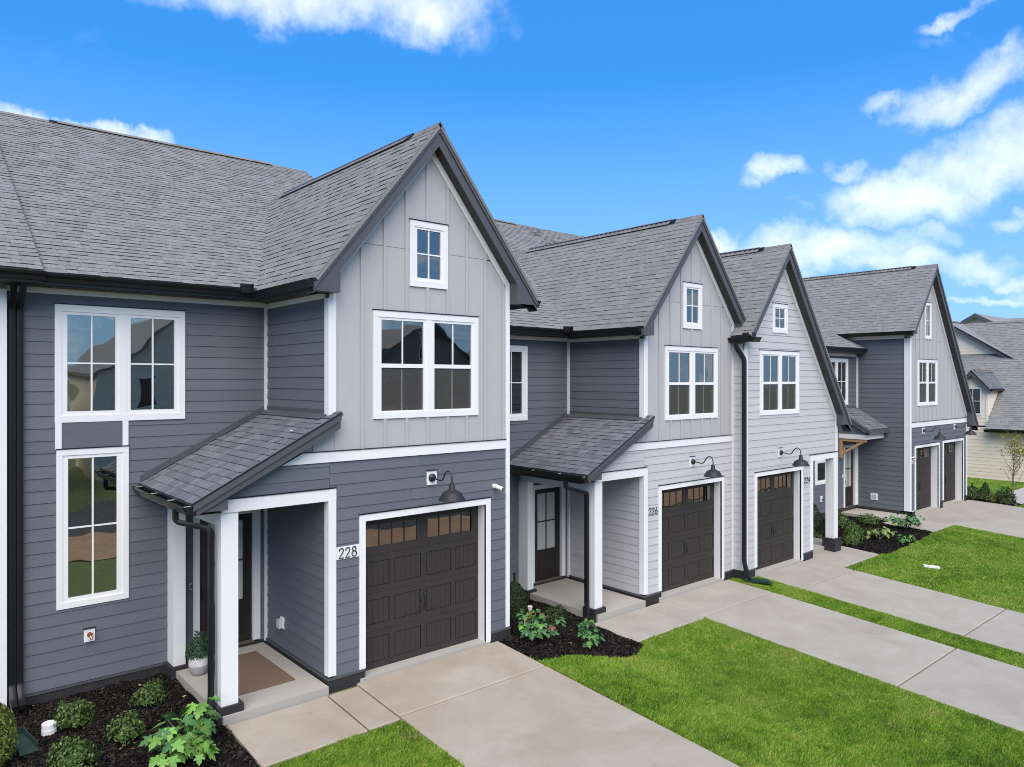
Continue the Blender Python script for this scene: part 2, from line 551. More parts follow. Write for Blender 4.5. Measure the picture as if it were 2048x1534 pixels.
def siding(wall, O, a, z0, z1, left, right, holes=(), m=SID_DARK, expo=EXPO, joint=3.6, first=None):
    """lap boards as single objects. left/right: numbers or functions of z, measured along a from O. holes: (s0,s1,z0,z1)"""
    lf = left if callable(left) else (lambda z: left)
    rf = right if callable(right) else (lambda z: right)
    a = Vector(a).normalized()
    z = z0
    row = 0
    while z < z1 - .012:
        h = min(expo, z1 - z)
        # vertical bands of this row
        cuts = sorted({z, z + h} | {q for hq in holes for q in (hq[2], hq[3]) if z < q < z + h})
        spans = []
        act = [hq for hq in holes if hq[2] < z + h - .004 and hq[3] > z + .004]
        L0, R0, L1, R1 = lf(z), rf(z), lf(z + h), rf(z + h)
        if R0 - L0 > .03:
            if not act:
                spans.append((L0, R0, L1, R1, z, h))
            else:
                xs = sorted({min(L0, L1), max(R0, R1)} | {q for hq in act for q in (hq[0], hq[1])})
                for i in range(len(xs) - 1):
                    A, B = xs[i], xs[i + 1]
                    mid = (A + B) / 2
                    if mid < L0 or mid > R0: continue
                    cov = [hq for hq in act if hq[0] <= mid <= hq[1]]
                    lo, hi = z, z + h
                    for hq in cov:
                        if hq[2] <= lo + .004: lo = max(lo, hq[3])
                        else: hi = min(hi, hq[2])
                    if hi - lo < .012: continue
                    la = A if A > min(L0, L1) + .001 else None
                    rb = B if B < max(R0, R1) - .001 else None
                    spans.append((la if la is not None else lf(lo), rb if rb is not None else rf(lo),
                                  la if la is not None else lf(hi), rb if rb is not None else rf(hi), lo, hi - lo))
            for (b0, b1, t0, t1, zz, hh) in spans:
                # butt joints
                segs = [(b0, b1, t0, t1)]
                if b1 - b0 > joint * .8:
                    q = b0 + (b1 - b0) * (.25 + .5 * ((row * .37 + .13) % 1.0))
                    segs = [(b0, q - .0015, t0, q - .0015), (q + .0015, b1, q + .0015, t1)]
                for (c0, c1, d0, d1) in segs:
                    me = board_mesh(0, c1 - c0, d0 - c0, max(d1, d0 + .002) - c0, hh, m)
                    put("siding_board", me, wall, frame_matrix(Vector(O) + a * c0 + Vector((0, 0, zz - O[2])), a))
        z += expo
        row += 1


def wall_plate(house, name, O, a, poly, depth=.05, back=.09, m=None):
    """sheathing behind the boards; poly in (s,z)"""
    a = Vector(a).normalized(); inn = Vector((0, 0, 1)).cross(a)
    pts = [Vector((O[0], O[1], 0)) + a * s + Vector((0, 0, z)) + inn * back for s, z in poly]
    return part(name, MB().prism(pts, inn * depth), m or SHEATH, house)


# ------------------------------------------------------------------ roofs
EX = 0.145
TABW = (.11, .15, .19, .24)


def clip_poly(subject, clip):
    out = subject
    n = len(clip)
    for i in range(n):
        ax, ay = clip[i]; bx, by = clip[(i + 1) % n]
        inp, out = out, []
        if not inp: break
        def side(p): return (bx - ax) * (p[1] - ay) - (by - ay) * (p[0] - ax)
        for j in range(len(inp)):
            p, q = inp[j], inp[(j + 1) % len(inp)]
            sp, sq = side(p), side(q)
            if sp >= 0: out.append(p)
            if (sp >= 0) != (sq >= 0):
                t = sp / (sp - sq)
                out.append((p[0] + t * (q[0] - p[0]), p[1] + t * (q[1] - p[1])))
    return out


def area(p): return abs(sum(p[i][0] * p[(i + 1) % len(p)][1] - p[(i + 1) % len(p)][0] * p[i][1] for i in range(len(p)))) / 2


def ccw(p):
    s = sum(p[i][0] * p[(i + 1) % len(p)][1] - p[(i + 1) % len(p)][0] * p[i][1] for i in range(len(p)))
    return p if s > 0 else p[::-1]


TABMESH = {}


def tab_mesh(w, t, m):
    key = (w, t, m.name)
    if key not in TABMESH:
        mb = MB(); g = .002
        y1 = EX + .012
        mb.add([(g, 0, -.004), (w - g, 0, -.004), (w - g, y1, -.004), (g, y1, -.004), (g, 0, t), (w - g, 0, t), (w - g, y1, .002), (g, y1, .002)],
               [(3, 2, 1, 0), (4, 5, 6, 7), (0, 1, 5, 4), (1, 2, 6, 5), (2, 3, 7, 6), (3, 0, 4, 7)])
        TABMESH[key] = mb.mesh("shingle", m)
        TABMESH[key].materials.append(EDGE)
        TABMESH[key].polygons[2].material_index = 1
    return TABMESH[key]


class Roof:
    """collects shingle courses over several planes of one house"""
    def __init__(self, house): self.house = house; self.cand = []; self.stuff = []

    def plane(self, O, e, s, polys, m=SHINGLE, deck_t=.05, shingle=True, name="roof", jitter=0, deck_m=None):
        e = Vector(e).normalized(); s = Vector(s).normalized(); n = e.cross(s)
        O = Vector(O)
        M = Matrix((e, s, n)).transposed().to_4x4(); M.translation = O
        polys = [ccw(list(p)) for p in polys]
        deck = MB()
        for p in polys:
            deck.prism([O + e * x + s * y - n * (.006 if shingle else 0) for x, y in p], -n * deck_t)
        dk = part(name, deck, deck_m or m, self.house)
        if not shingle: return dk
        rows_v, rows_f = [], []
        rnd = random.Random(int(abs(O.x) * 100 + abs(O.y) * 10) + 3)
        ymin = min(y for p in polys for _, y in p); ymax = max(y for p in polys for _, y in p)
        xmin = min(x for p in polys for x, _ in p); xmax = max(x for p in polys for x, _ in p)
        y = ymin
        while y < ymax - .02:
            x = xmin - rnd.random() * .3
            while x < xmax:
                w = rnd.choice(TABW); t = rnd.choice((.007, .009, .014, .016))
                rect = [(x, y), (x + w, y), (x + w, y + EX), (x, y + EX)]
                for p in polys:
                    c = clip_poly(rect, p)
                    if len(c) < 3: continue
                    ar = area(c)
                    if ar < 2e-4: continue
                    if abs(ar - w * EX) < 1e-5:
                        pos = M @ Vector((x, y, 0))
                        self.cand.append(((pos - CAM).length, M @ Matrix.Translation((x, y, 0)), w, t, m, dk))
                    else:
                        self.stuff.append((M, c, y, t, m, dk))
                x += w
            y += EX
        return dk

    def finish(self, limit):
        self.cand.sort(key=lambda q: q[0])
        for (d, Mx, w, t, m, dk) in self.cand[:limit]:
            put("shingle", tab_mesh(w, t, m), dk, Mx)
        groups = {}; edges_ = {}
        for (d, Mx, w, t, m, dk) in self.cand[limit:]:
            g = groups.setdefault(dk.name, (MB(), m, dk))[0]
            me = tab_mesh(w, t, m)
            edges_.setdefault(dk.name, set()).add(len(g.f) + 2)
            g.add([Mx @ v.co for v in me.vertices], [tuple(p.vertices) for p in me.polygons])
        for (M, c, y, t, m, dk) in self.stuff:
            g = groups.setdefault(dk.name, (MB(), m, dk))[0]
            k = len(c)
            top = [M @ Vector((px, py, t + (.002 - t) * (py - y) / EX)) for px, py in c]
            bot = [M @ Vector((px, py, -.004)) for px, py in c]
            for i in range(k):
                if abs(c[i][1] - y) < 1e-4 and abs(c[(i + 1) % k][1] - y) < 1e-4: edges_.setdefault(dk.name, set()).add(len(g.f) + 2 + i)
            g.add(bot + top, [tuple(range(k - 1, -1, -1)), tuple(range(k, 2 * k))] + [(i, (i + 1) % k, k + (i + 1) % k, k + i) for i in range(k)])
        for g, m, dk in groups.values():
            o = part("shingles", g, m, dk, kind="stuff")
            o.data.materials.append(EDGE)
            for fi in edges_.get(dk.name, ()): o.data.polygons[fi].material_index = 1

    def ridge(self, p0, p1, sl, sr, vent=True, inset=.5, m=CAPM):
        """caps along a ridge from p0 to p1; sl, sr: down-slope unit vectors"""
        p0, p1 = Vector(p0), Vector(p1); sl, sr = Vector(sl).normalized(), Vector(sr).normalized()
        L = (p1 - p0).length; t = (p1 - p0) / L
        dk = None
        cap = MB(); n = int(L / .15)
        for i in range(n):
            a = p0 + t * (i * .15); b = p0 + t * min(i * .15 + .19, L)
            inside = vent and inset < i * .15 < L - inset
            h0, h1 = (.042 if inside else .014), (.037 if inside else .006)
            up = Vector((0, 0, 1))
            for s in (sl, sr):
                nn = t.cross(s); nn = nn if nn.z > 0 else -nn
                q = [a + up * h0, a + s * .15 + nn * (h0 - .004), b + s * .15 + nn * (h1 - .004), b + up * h1]
                cap.add(q + [x - nn * .006 for x in q], [(0, 1, 2, 3), (7, 6, 5, 4), (0, 4, 5, 1), (1, 5, 6, 2), (2, 6, 7, 3), (3, 7, 4, 0)])
        part("ridge_cap", cap, m, self.house)
        if vent:
            a = p0 + t * inset; b = p1 - t * inset
            v = MB()
            for s in (sl, sr):
                nn = t.cross(s); nn = nn if nn.z > 0 else -nn
                v.prism([a, a + s * .135, b + s * .135, b], nn * .03)
            part("ridge_vent", v, GUTTER, self.house)


def gutter(house, p0, p1, out, name="gutter", m=GUTTER, cap0=True, cap1=True):
    """K-style open gutter; p0-p1 is the top back edge, out points away from the wall"""
    p0, p1 = Vector(p0), Vector(p1); out = Vector(out); t = (p1 - p0)
    up = Vector((0, 0, 1))
    prof = [(0, 0), (0, -.115), (.075, -.115), (.085, -.075), (.115, -.035), (.12, 0), (.128, 0), (.128, -.012)]
    prof = [(0, 0), (0, -.115), (.075, -.115), (.088, -.07), (.118, -.035), (.125, 0)]
    inner = [(.119, -.001), (.112, -.033), (.083, -.067), (.071, -.109), (.004, -.109), (.004, 0)]
    pts = [p0 + out * a + up * b for a, b in prof + inner]
    mb = MB().prism(pts, t)
    for c, p in ((cap0, p0), (cap1, p1)):
        if c:
            q = [p + out * a + up * b for a, b in prof]
            d = t.normalized() * .004
            mb.prism(q, d if p is p0 else -d)
    # thin top lip
    lip = [p0 + out * a + up * b for a, b in ((.112, .002), (.130, .002), (.130, -.010), (.125, -.010))]
    mb.prism(lip, t)
    return part(name, mb, m, house)


# ------------------------------------------------------------------ windows and doors
def rect_frame(mb, x0, x1, z0, z1, w, y0, y1, wb=None, wt=None):
    wb = w if wb is None else wb; wt = w if wt is None else wt
    mb.box(x0, x1, y0, y1, z1 - wt, z1)
    mb.box(x0, x1, y0, y1, z0, z0 + wb)
    mb.box(x0, x0 + w, y0, y1, z0 + wb, z1 - wt)
    mb.box(x1 - w, x1, y0, y1, z0 + wb, z1 - wt)


def window(house, y, x0, x1, z0, z1, glasses, gz0, gz1, style="casement", flash=True, cas=.10, label=None, inside=None, name="window"):
    """front-facing window on the plane Y=y. glasses: list of (gx0,gx1). Casing of butted boards, sashes, panes, muntins."""
    c = MB()
    c.box(x0, x1, y - .034, y + .02, z1 - cas, z1)
    c.box(x0, x1, y - .034, y + .02, z0, z0 + cas)
    c.box(x0, x0 + cas - .012, y - .032, y + .02, z0 + cas, z1 - cas)
    c.box(x1 - cas + .012, x1, y - .032, y + .02, z0 + cas, z1 - cas)
    for i in range(len(glasses) - 1):
        a, b = glasses[i][1], glasses[i + 1][0]
        mid = (a + b) / 2
        c.box(mid - .05, mid + .05, y - .031, y + .02, z0 + cas, z1 - cas)
    win = part(name, c, WHITE, house)
    if label: win['label'] = label
    if flash:
        part("head_flashing", MB().box(x0 - .01, x1 + .01, y - .045, y + .01, z1 + .001, z1 + .014), GUTTER, win)
    fr = MB()
    n = len(glasses)
    for i, (a, b) in enumerate(glasses):
        l = x0 + cas - .012 if i == 0 else (glasses[i - 1][1] + a) / 2 + .05
        r = x1 - cas + .012 if i == n - 1 else (b + glasses[i + 1][0]) / 2 - .05
        # sash frame between casing and glass
        fr.box(l, r, y - .022, y + .03, gz1, z1 - cas)
        fr.box(l, r, y - .022, y + .03, z0 + cas, gz0)
        fr.box(l, a, y - .022, y + .03, gz0, gz1)
        fr.box(b, r, y - .022, y + .03, gz0, gz1)
    part("sash", fr, WPLAST, win)
    for (a, b) in glasses:
        zm = (gz0 + gz1) / 2
        mb = MB()
        if style == "casement":
            mb.box((a + b) / 2 - .011, (a + b) / 2 + .011, y - .014, y + .006, gz0, gz1)
            mb.box(a, b, y - .013, y + .006, zm - .011, zm + .011)
            part("muntin", mb, WPLAST, win)
            part("pane", MB().box(a, b, y + .004, y + .010, gz0, gz1), GLASS, win)
        elif style == "plain":
            part("pane", MB().box(a, b, y + .004, y + .010, gz0, gz1), GLASS, win)
        else:                                               # single hung: upper pane forward, lower pane back with a screen
            rail = MB().box(a, b, y - .020, y + .03, zm - .035, zm + .028)
            part("meeting_rail", rail, WPLAST, win)
            mb.box((a + b) / 2 - .010, (a + b) / 2 + .010, y - .012, y + .008, zm + .028, gz1)
            mb.box((a + b) / 2 - .010, (a + b) / 2 + .010, y + .010, y + .022, gz0, zm - .035)
            part("muntin", mb, WPLAST, win)
            part("pane", MB().box(a, b, y + .002, y + .008, zm + .028, gz1), GLASS, win)
            part("pane", MB().box(a, b, y + .018, y + .024, gz0, zm - .035), GLASS, win)
            part("insect_screen", MB().box(a + .002, b - .002, y - .006, y - .004, gz0 + .002, zm - .037), SCREEN, win)
    if inside == "curtain":
        mb = MB()
        for (a, b) in glasses:
            for k in range(3):
                xx = b - .30 + k * .1
                mb.box(xx, xx + .07, y + .05, y + .07, gz0, gz1)
        part("curtain", mb, CURT, win)
    if inside == "blind":
        mb = MB()
        for (a, b) in glasses:
            zz = gz0 + .02
            while zz < gz1:
                mb.add([(a, y + .04, zz), (b, y + .04, zz), (b, y + .065, zz + .022), (a, y + .065, zz + .022)], [(0, 1, 2, 3)])
                zz += .042
        part("window_blind", mb, BLIND, win, kind="stuff")
    return win


def garage_door(house, y, x0, x1, z0, z1, trim=.105, recess=.20, trim_bottom=None, bead=True):
    """x0..x1, z0..z1: outer trim (z0 = concrete level)"""
    tb = trim_bottom if trim_bottom is not None else z0
    ix0, ix1, iz1 = x0 + trim, x1 - trim, z1 - trim
    t = MB()
    t.box(x0, x1, y - .034, y + .01, iz1, z1)
    t.box(x0, ix0, y - .034, y + .01, tb, iz1)
    t.box(ix1, x1, y - .034, y + .01, z0 + .01, iz1)
    part("door_trim", t, WHITE, house)
    j = MB()
    j.box(ix0 - .02, ix0, y + .01, y + recess + .05, z0, iz1)
    j.box(ix1, ix1 + .02, y - .03, y + recess + .05, z0 + .01, iz1)
    j.box(ix0, ix1, y + .01, y + recess + .05, iz1, iz1 + .02)
    part("door_jamb", j, WHITE, house)
    part("head_flashing", MB().box(x0 - .01, x1 + .01, y - .046, y + .01, z1 + .001, z1 + .016), GUTTER, house)
    yd = y + recess
    W = ix1 - ix0; H = iz1 - z0 - .03
    d = part("garage_door", MB().box(ix0, ix1, yd + .012, yd + .05, z0 + .03, z0 + .03 + H * .75), GARAGE, house)
    part("garage_gloom_plate", MB().box(ix0, ix1, yd + .06, yd + .07, z0 + .03 + H * .7, iz1), mat("garage_gloom", (.16, .12, .085), .9, 2, .3), house)  # dark plate close behind the panes paints the gloom of the unlit garage
    part("door_seal", MB().box(ix0, ix1, yd - .01, yd + .04, z0 + .002, z0 + .03), GUTTER, d)
    sh = H / 4
    cols = [(.02, .235), (.275, .49), (.535, .75), (.79, .975)] if bead else [(.02, .235), (.275, .49), (.535, .75), (.79, .975)]
    for s in range(4):
        za = z0 + .03 + s * sh; zb = za + sh - .004
        mb = MB()
        if s < 3:
            xs = [0.0] + [q for c in cols for q in c] + [1.0]
            for i in range(0, len(xs), 2):
                mb.box(ix0 + W * xs[i], ix0 + W * xs[i + 1], yd - .012, yd + .012, za, zb)
            for (a, b) in cols:
                A, B = ix0 + W * a, ix0 + W * b
                mb.box(A, B, yd - .012, yd + .012, za, za + sh * .17)
                mb.box(A, B, yd - .012, yd + .012, zb - sh * .17, zb)
                k = 5
                for q in range(k):                         # tongue and groove boards of the recessed panel
                    xa = A + .012 + (B - A - .024) * q / k; xb = A + .012 + (B - A - .024) * (q + 1) / k - .004
                    mb.box(xa, xb, yd - .007, yd + .011, za + sh * .17 + .008, zb - sh * .17 - .008)
        else:
            wins = [(.055, .455), (.545, .945)]
            za2, zb2 = za + sh * .22, zb - sh * .20
            xs = [0.0, .055, .455, .545, .945, 1.0]
            for i in range(0, 6, 2):
                mb.box(ix0 + W * xs[i], ix0 + W * xs[i + 1], yd - .012, yd + .012, za, zb)
            for (a, b) in wins:
                A, B = ix0 + W * a, ix0 + W * b
                mb.box(A, B, yd - .012, yd + .012, za, za2)
                mb.box(A, B, yd - .012, yd + .012, zb2, zb)
                for q in range(1, 4):
                    xm = A + (B - A) * q / 4
                    mb.box(xm - .010, xm + .010, yd - .010, yd + .010, za2, zb2)
                for q in range(4):
                    part("pane", MB().box(A + (B - A) * q / 4 + .010, A + (B - A) * (q + 1) / 4 - .010, yd - .001, yd + .004, za2, zb2), GLASS, d)
        part("door_section", mb, GARAGE, d)
    zc = z0 + .03 + 1.5 * sh
    xc = (ix0 + ix1) / 2
    for sgn in (-1, 1):
        h = MB()
        h.tube([(xc + sgn * .045, yd - .012, zc + .13), (xc + sgn * .05, yd - .04, zc + .07), (xc + sgn * .035, yd - .045, zc), (xc + sgn * .05, yd - .04, zc - .07), (xc + sgn * .045, yd - .012, zc - .13)], .011, 6)
        h.box(xc + sgn * .045 - .02, xc + sgn * .045 + .02, yd - .017, yd - .011, zc + .10, zc + .16)
        h.box(xc + sgn * .045 - .02, xc + sgn * .045 + .02, yd - .017, yd - .011, zc - .16, zc - .10)
        part("handle", h, BLACKM, d)
    return d


def entry_door(house, y, x0, x1, z0, z1, rec=.06):
    """glazed door leaf between x0..x1, with white trim outside"""
    t = MB()
    t.box(x0 - .10, x0, y - .035, y + .02, z0, z1 + .10)
    t.box(x1, x1 + .12, y - .035, y + .02, z0, z1 + .10)
    t.box(x0, x1, y - .036, y + .02, z1, z1 + .10)
    t.box(x0 - .02, x0, y + .02, y + rec + .05, z0, z1); t.box(x1, x1 + .02, y + .02, y + rec + .05, z0, z1)
    part("door_trim", t, WHITE, house)
    yd = y + rec
    d = MB()
    W = x1 - x0; gx0, gx1 = x0 + W * .17, x1 - W * .17
    g0, g1 = z0 + (z1 - z0) * .33, z1 - .12
    d.box(x0, gx0, yd - .02, yd + .025, z0, z1); d.box(gx1, x1, yd - .02, yd + .025, z0, z1)
    d.box(gx0, gx1, yd - .02, yd + .025, g1, z1)
    d.box(gx0, gx1, yd - .02, yd + .025, z0, z0 + .12); d.box(gx0, gx1, yd - .02, yd + .025, g0 - .14, g0)
    d.box(gx0, gx1, yd - .008, yd + .02, z0 + .12, g0 - .14)
    d.box(gx0 + .05, gx1 - .05, yd - .016, yd - .008, z0 + .17, g0 - .19)
    leaf = part("entry_door", d, DOORM, house)
    mb = MB(); xm = (gx0 + gx1) / 2; zm = (g0 + g1) / 2
    mb.box(xm - .013, xm + .013, yd - .014, yd + .012, g0, g1)
    mb.box(gx0, gx1, yd - .013, yd + .012, zm - .013, zm + .013)
    part("muntin", mb, DOORM, leaf)
    for (a, b) in ((gx0, xm), (xm, gx1)):
        for (c, e) in ((g0, zm), (zm, g1)):
            part("pane", MB().box(a, b, yd + .0, yd + .006, c, e), mat("painted_lit_pane", (.50, .50, .46), .18, spec=.6), leaf)  # opaque pale colour paints the brightness of lit clear glass
    part("blind", MB().box(gx0, gx1, yd + .03, yd + .035, g0, g1), mat("door_shade", (.72, .70, .64), .8), leaf)
    h = MB()
    h.box(x0 + .045, x0 + .10, yd - .035, yd - .02, z0 + 1.12, z0 + 1.24)
    h.box(x0 + .05, x0 + .095, yd - .035, yd - .02, z0 + .78, z0 + 1.06)
    h.tube([(x0 + .072, yd - .02, z0 + 1.02), (x0 + .072, yd - .07, z0 + .98), (x0 + .072, yd - .07, z0 + .84), (x0 + .072, yd - .02, z0 + .80)], .009, 6)
    part("handle", h, BLACKM, leaf)
    part("threshold", MB().box(x0 - .02, x1 + .02, yd - .09, yd + .03, z0 - .03, z0), mat("threshold", (.12, .10, .09), .4), leaf)
    return leaf


DIG = {
    '2': [[(.02, .74), (.06, .88), (.16, .97), (.28, 1.0), (.40, .96), (.49, .86), (.50, .72), (.44, .58), (.30, .38), (.0, .0), (.54, .0)]],
    '8': [[(.27 + .2 * math.sin(t * PI / 8), .77 + .23 * math.cos(t * PI / 8)) for t in range(17)], [(.27 + .27 * math.sin(t * PI / 8), .27 + .27 * math.cos(t * PI / 8)) for t in range(17)]],
    '6': [[(.44, 1.0), (.28, .74), (.10, .46), (.02, .30)], [(.27 + .27 * math.sin(t * PI / 8), .27 + .27 * math.cos(t * PI / 8)) for t in range(17)]],
    '4': [[(.42, .0), (.42, 1.0), (.0, .28), (.58, .28)]],
}


def house_number(house, y, x0, x1, z0, z1, text, dx0, h, white=True):
    pl = part("number_plate", MB().box(x0, x1, y - .024, y, z0, z1), WHITE if white else SID_PALE, house)
    x = dx0
    for ch in text:
        mb = MB()
        for st in DIG[ch]:
            mb.tube([(x + a * h * 1.0, y - .032, z0 + (z1 - z0 - h) / 2 + b * h) for a, b in st], .0085 * h / .15, 6, up=Vector((0, 1, 0)))
        part("digit", mb, BLACKM, pl)
        x += h * .74
    return pl


def downspout(house, path, w=.045, d=.035, ref=(1, 0, 0), m=GUTTER, name="downspout"):
    """rectangular pipe along a path, bends rounded by inserted points"""
    P = [Vector(p) for p in path]
    out = [P[0]]
    for i in range(1, len(P) - 1):
        a, b, c = P[i - 1], P[i], P[i + 1]
        r = min(.06, (b - a).length * .45, (c - b).length * .45)
        p0 = b + (a - b).normalized() * r; p1 = b + (c - b).normalized() * r
        for t in (0, .25, .5, .75, 1):
            out.append(p0 * (1 - t) ** 2 + b * 2 * t * (1 - t) + p1 * t * t)
    out.append(P[-1])
    mb = MB().tube(out, (w, d), 12, square=ref)
    o = part(name, mb, m, house)
    return o


def rake(house, xw0, xw1, ridge_x, ridge_z, xl, xr, sl, sr, y_r, y_w, wall_l, wall_r, retL=True, retR=True, bottomL=None, bottomR=None):
    """gable end trim: fascia, drip shadow board, soffit boards, wall frieze and end returns.
    ridge top (ridge_x,ridge_z); eave edges xl/xr; slopes sl/sr; rake plane y_r, wall plane y_w"""
    for side, xe, sgn, slope, wx, bot in (("L", xl, -1, sl, wall_l, bottomL), ("R", xr, 1, sr, wall_r, bottomR)):
        ca = 1 / math.sqrt(1 + slope * slope)
        def zt(x, off): return ridge_z - slope * abs(x - ridge_x) - off / ca
        top_off = .030
        fd = .20
        zb = bot if bot is not None else zt(xe, top_off) - .16
        def xat(z, off): return ridge_x + sgn * (ridge_z - off / ca - z) / slope
        f = MB()
        f.prism([(ridge_x, y_r, zt(ridge_x, top_off)), (xe, y_r, zt(xe, top_off)), (xe, y_r, min(zb, zt(xe, top_off) - .01)), (xat(zb, top_off + fd), y_r, zb), (ridge_x, y_r, zt(ridge_x, top_off + fd))], (0, .028, 0))
        f.prism([(ridge_x, y_r - .022, zt(ridge_x, top_off - .01)), (xe, y_r - .022, zt(xe, top_off - .01)), (xe, y_r - .022, max(zb, zt(xe, top_off + .065))), (xat(max(zb, zt(xe, top_off + .065)), top_off + .065), y_r - .022, max(zb, zt(xe, top_off + .065))), (ridge_x, y_r - .022, zt(ridge_x, top_off + .065))], (0, .0215, 0))
        part("rake_fascia", f, FASCIA, house)
        part("drip_edge", MB().prism([(ridge_x, y_r - .034, zt(ridge_x, .012)), (xe, y_r - .034, zt(xe, .012)), (xe, y_r - .034, zt(xe, .03)), (ridge_x, y_r - .034, zt(ridge_x, .03))], (0, .04, 0)), GUTTER, house)
        # soffit boards under the overhang
        so = top_off + fd - .03
        xs_ = xat(zb + .02, so + .01)
        sof = part("soffit", MB().prism([(ridge_x, y_r + .03, zt(ridge_x, so - .01)), (xs_, y_r + .03, zt(xs_, so - .01)), (xs_, y_r + .03, zt(xs_, so)), (ridge_x, y_r + .03, zt(ridge_x, so))], (0, y_w - y_r - .03, 0)), GUTTER, house)
        Ls = abs(xe - ridge_x) / ca
        n = int(Ls / .155)
        for i in range(n):
            a = (i + .03) / n; b = (i + .97) / n
            xa, xb = ridge_x + (xe - ridge_x) * a, ridge_x + (xe - ridge_x) * b
            if zt(xb, so + .01) < zb + .01: continue
            part("soffit_board", MB().prism([(xa, y_r + .03, zt(xa, so)), (xb, y_r + .03, zt(xb, so)), (xb, y_r + .03, zt(xb, so + .010)), (xa, y_r + .03, zt(xa, so + .010))], (0, y_w - y_r - .032, 0)), SOFFIT, sof)
        # frieze on the wall
        fo = so + .011
        part("rake_frieze", MB().prism([(ridge_x, y_w - .038, zt(ridge_x, fo)), (wx, y_w - .038, zt(wx, fo)), (wx, y_w - .038, zt(wx, fo + .10)), (ridge_x, y_w - .038, zt(ridge_x, fo + .10))], (0, .04, 0)), WHITE, house)
        if (side == "L" and retL) or (side == "R" and retR):
            wz = wx + sgn * -.0
            q = [(xe, y_r + .002, zt(xe, top_off + fd * .5)), (xe + sgn * -.02, y_r + .002, zb), (wz, y_r + .002, zb), (wz, y_r + .002, zt(wz, so))]
            part("eave_return", MB().prism(q, (0, y_w - y_r - .02, 0)), FASCIA, house)


# ------------------------------------------------------------------ ground
def sheet(name, xs, ys, off, m, thick=None, **props):
    vs = [(x, y, gz(x, y) + off) for y in ys for x in xs]
    nx = len(xs)
    fs = [(j * nx + i, j * nx + i + 1, (j + 1) * nx + i + 1, (j + 1) * nx + i) for j in range(len(ys) - 1) for i in range(nx - 1)]
    o = part(name, MB().add(vs, fs), m, None)
    for k, v in props.items(): o[k] = v
    return o


def lin(a, b, step):
    n = max(1, int(round((b - a) / step)))
    return [a + (b - a) * i / n for i in range(n + 1)]


sheet("lawn", [-900, -200, -60, -20] + lin(-6, 46, .5) + [60, 90, 200, 900], [-900, -200, -60, -40] + lin(-24, 14, .5) + [30, 60, 200, 900], -.045, SOIL, kind="structure")


def slab(parent, name, x0, x1, y0, y1, m, top=.005, th=.12, g=.013):
    """a concrete bay draped on the slope, tooled edges"""
    mb = MB()
    xs = lin(x0 + g, x1 - g, 1.2); ys = lin(y0 + g, y1 - g, 1.2)
    nx = len(xs)
    def zf(x, y, ed): return gz(x, y) + top - (.016 if ed else 0)
    e = .018
    xs2 = [xs[0], xs[0] + e] + xs[1:-1] + [xs[-1] - e, xs[-1]]
    ys2 = [ys[0], ys[0] + e] + ys[1:-1] + [ys[-1] - e, ys[-1]]
    nx = len(xs2)
    vs = []
    for j, y in enumerate(ys2):
        for i, x in enumerate(xs2):
            vs.append((x, y, zf(x, y, i in (0, nx - 1) or j in (0, len(ys2) - 1))))
    fs = [(j * nx + i, j * nx + i + 1, (j + 1) * nx + i + 1, (j + 1) * nx + i) for j in range(len(ys2) - 1) for i in range(nx - 1)]
    mb.add(vs, fs)
    rim = [(i, 0) for i in range(nx)] + [(nx - 1, j) for j in range(1, len(ys2))] + [(i, len(ys2) - 1) for i in range(nx - 2, -1, -1)] + [(0, j) for j in range(len(ys2) - 2, 0, -1)]
    top_i = [j * nx + i for i, j in rim]
    low = [Vector(vs[k]) - Vector((0, 0, th)) for k in top_i]
    o = len(mb.v)
    mb.v += [tuple(p) for p in low]
    k = len(rim)
    mb.f += [(top_i[(i + 1) % k], top_i[i], o + i, o + (i + 1) % k) for i in range(k)]
    return part(name, mb, m, parent)


def paving(name, x0, x1, y0, y1, m):
    """dark bed under the joints: the piece of the setting that carries the slabs"""
    xs, ys = lin(x0, x1, 1.5), lin(y0, y1, 1.5)
    vs = [(x, y, gz(x, y) - .035) for y in ys for x in xs]; nx = len(xs)
    fs = [(j * nx + i, j * nx + i + 1, (j + 1) * nx + i + 1, (j + 1) * nx + i) for j in range(len(ys) - 1) for i in range(nx - 1)]
    o = part(name, MB().add(vs, fs), JOINT, None)
    o['kind'] = 'structure'
    return o


CONCRETE = []     # rectangles kept free of grass


def driveway(x0, x1, ys, m, xsplit=None):
    p = paving("driveway", x0 + .01, x1 - .01, ys[-1], ys[0], m)
    xs = [x0] + (xsplit or []) + [x1]
    for i in range(len(ys) - 1):
        for k in range(len(xs) - 1):
            slab(p, "slab", xs[k], xs[k + 1], ys[i + 1], ys[i], m)
    CONCRETE.append((x0, x1, ys[-1], ys[0]))


def walkway(xs, y0, y1, m):
    p = paving("walkway", xs[0] + .01, xs[-1] - .01, y0, y1, m)
    for k in range(len(xs) - 1): slab(p, "slab", xs[k], xs[k + 1], y0, y1, m)
    CONCRETE.append((xs[0], xs[-1], y0, y1))


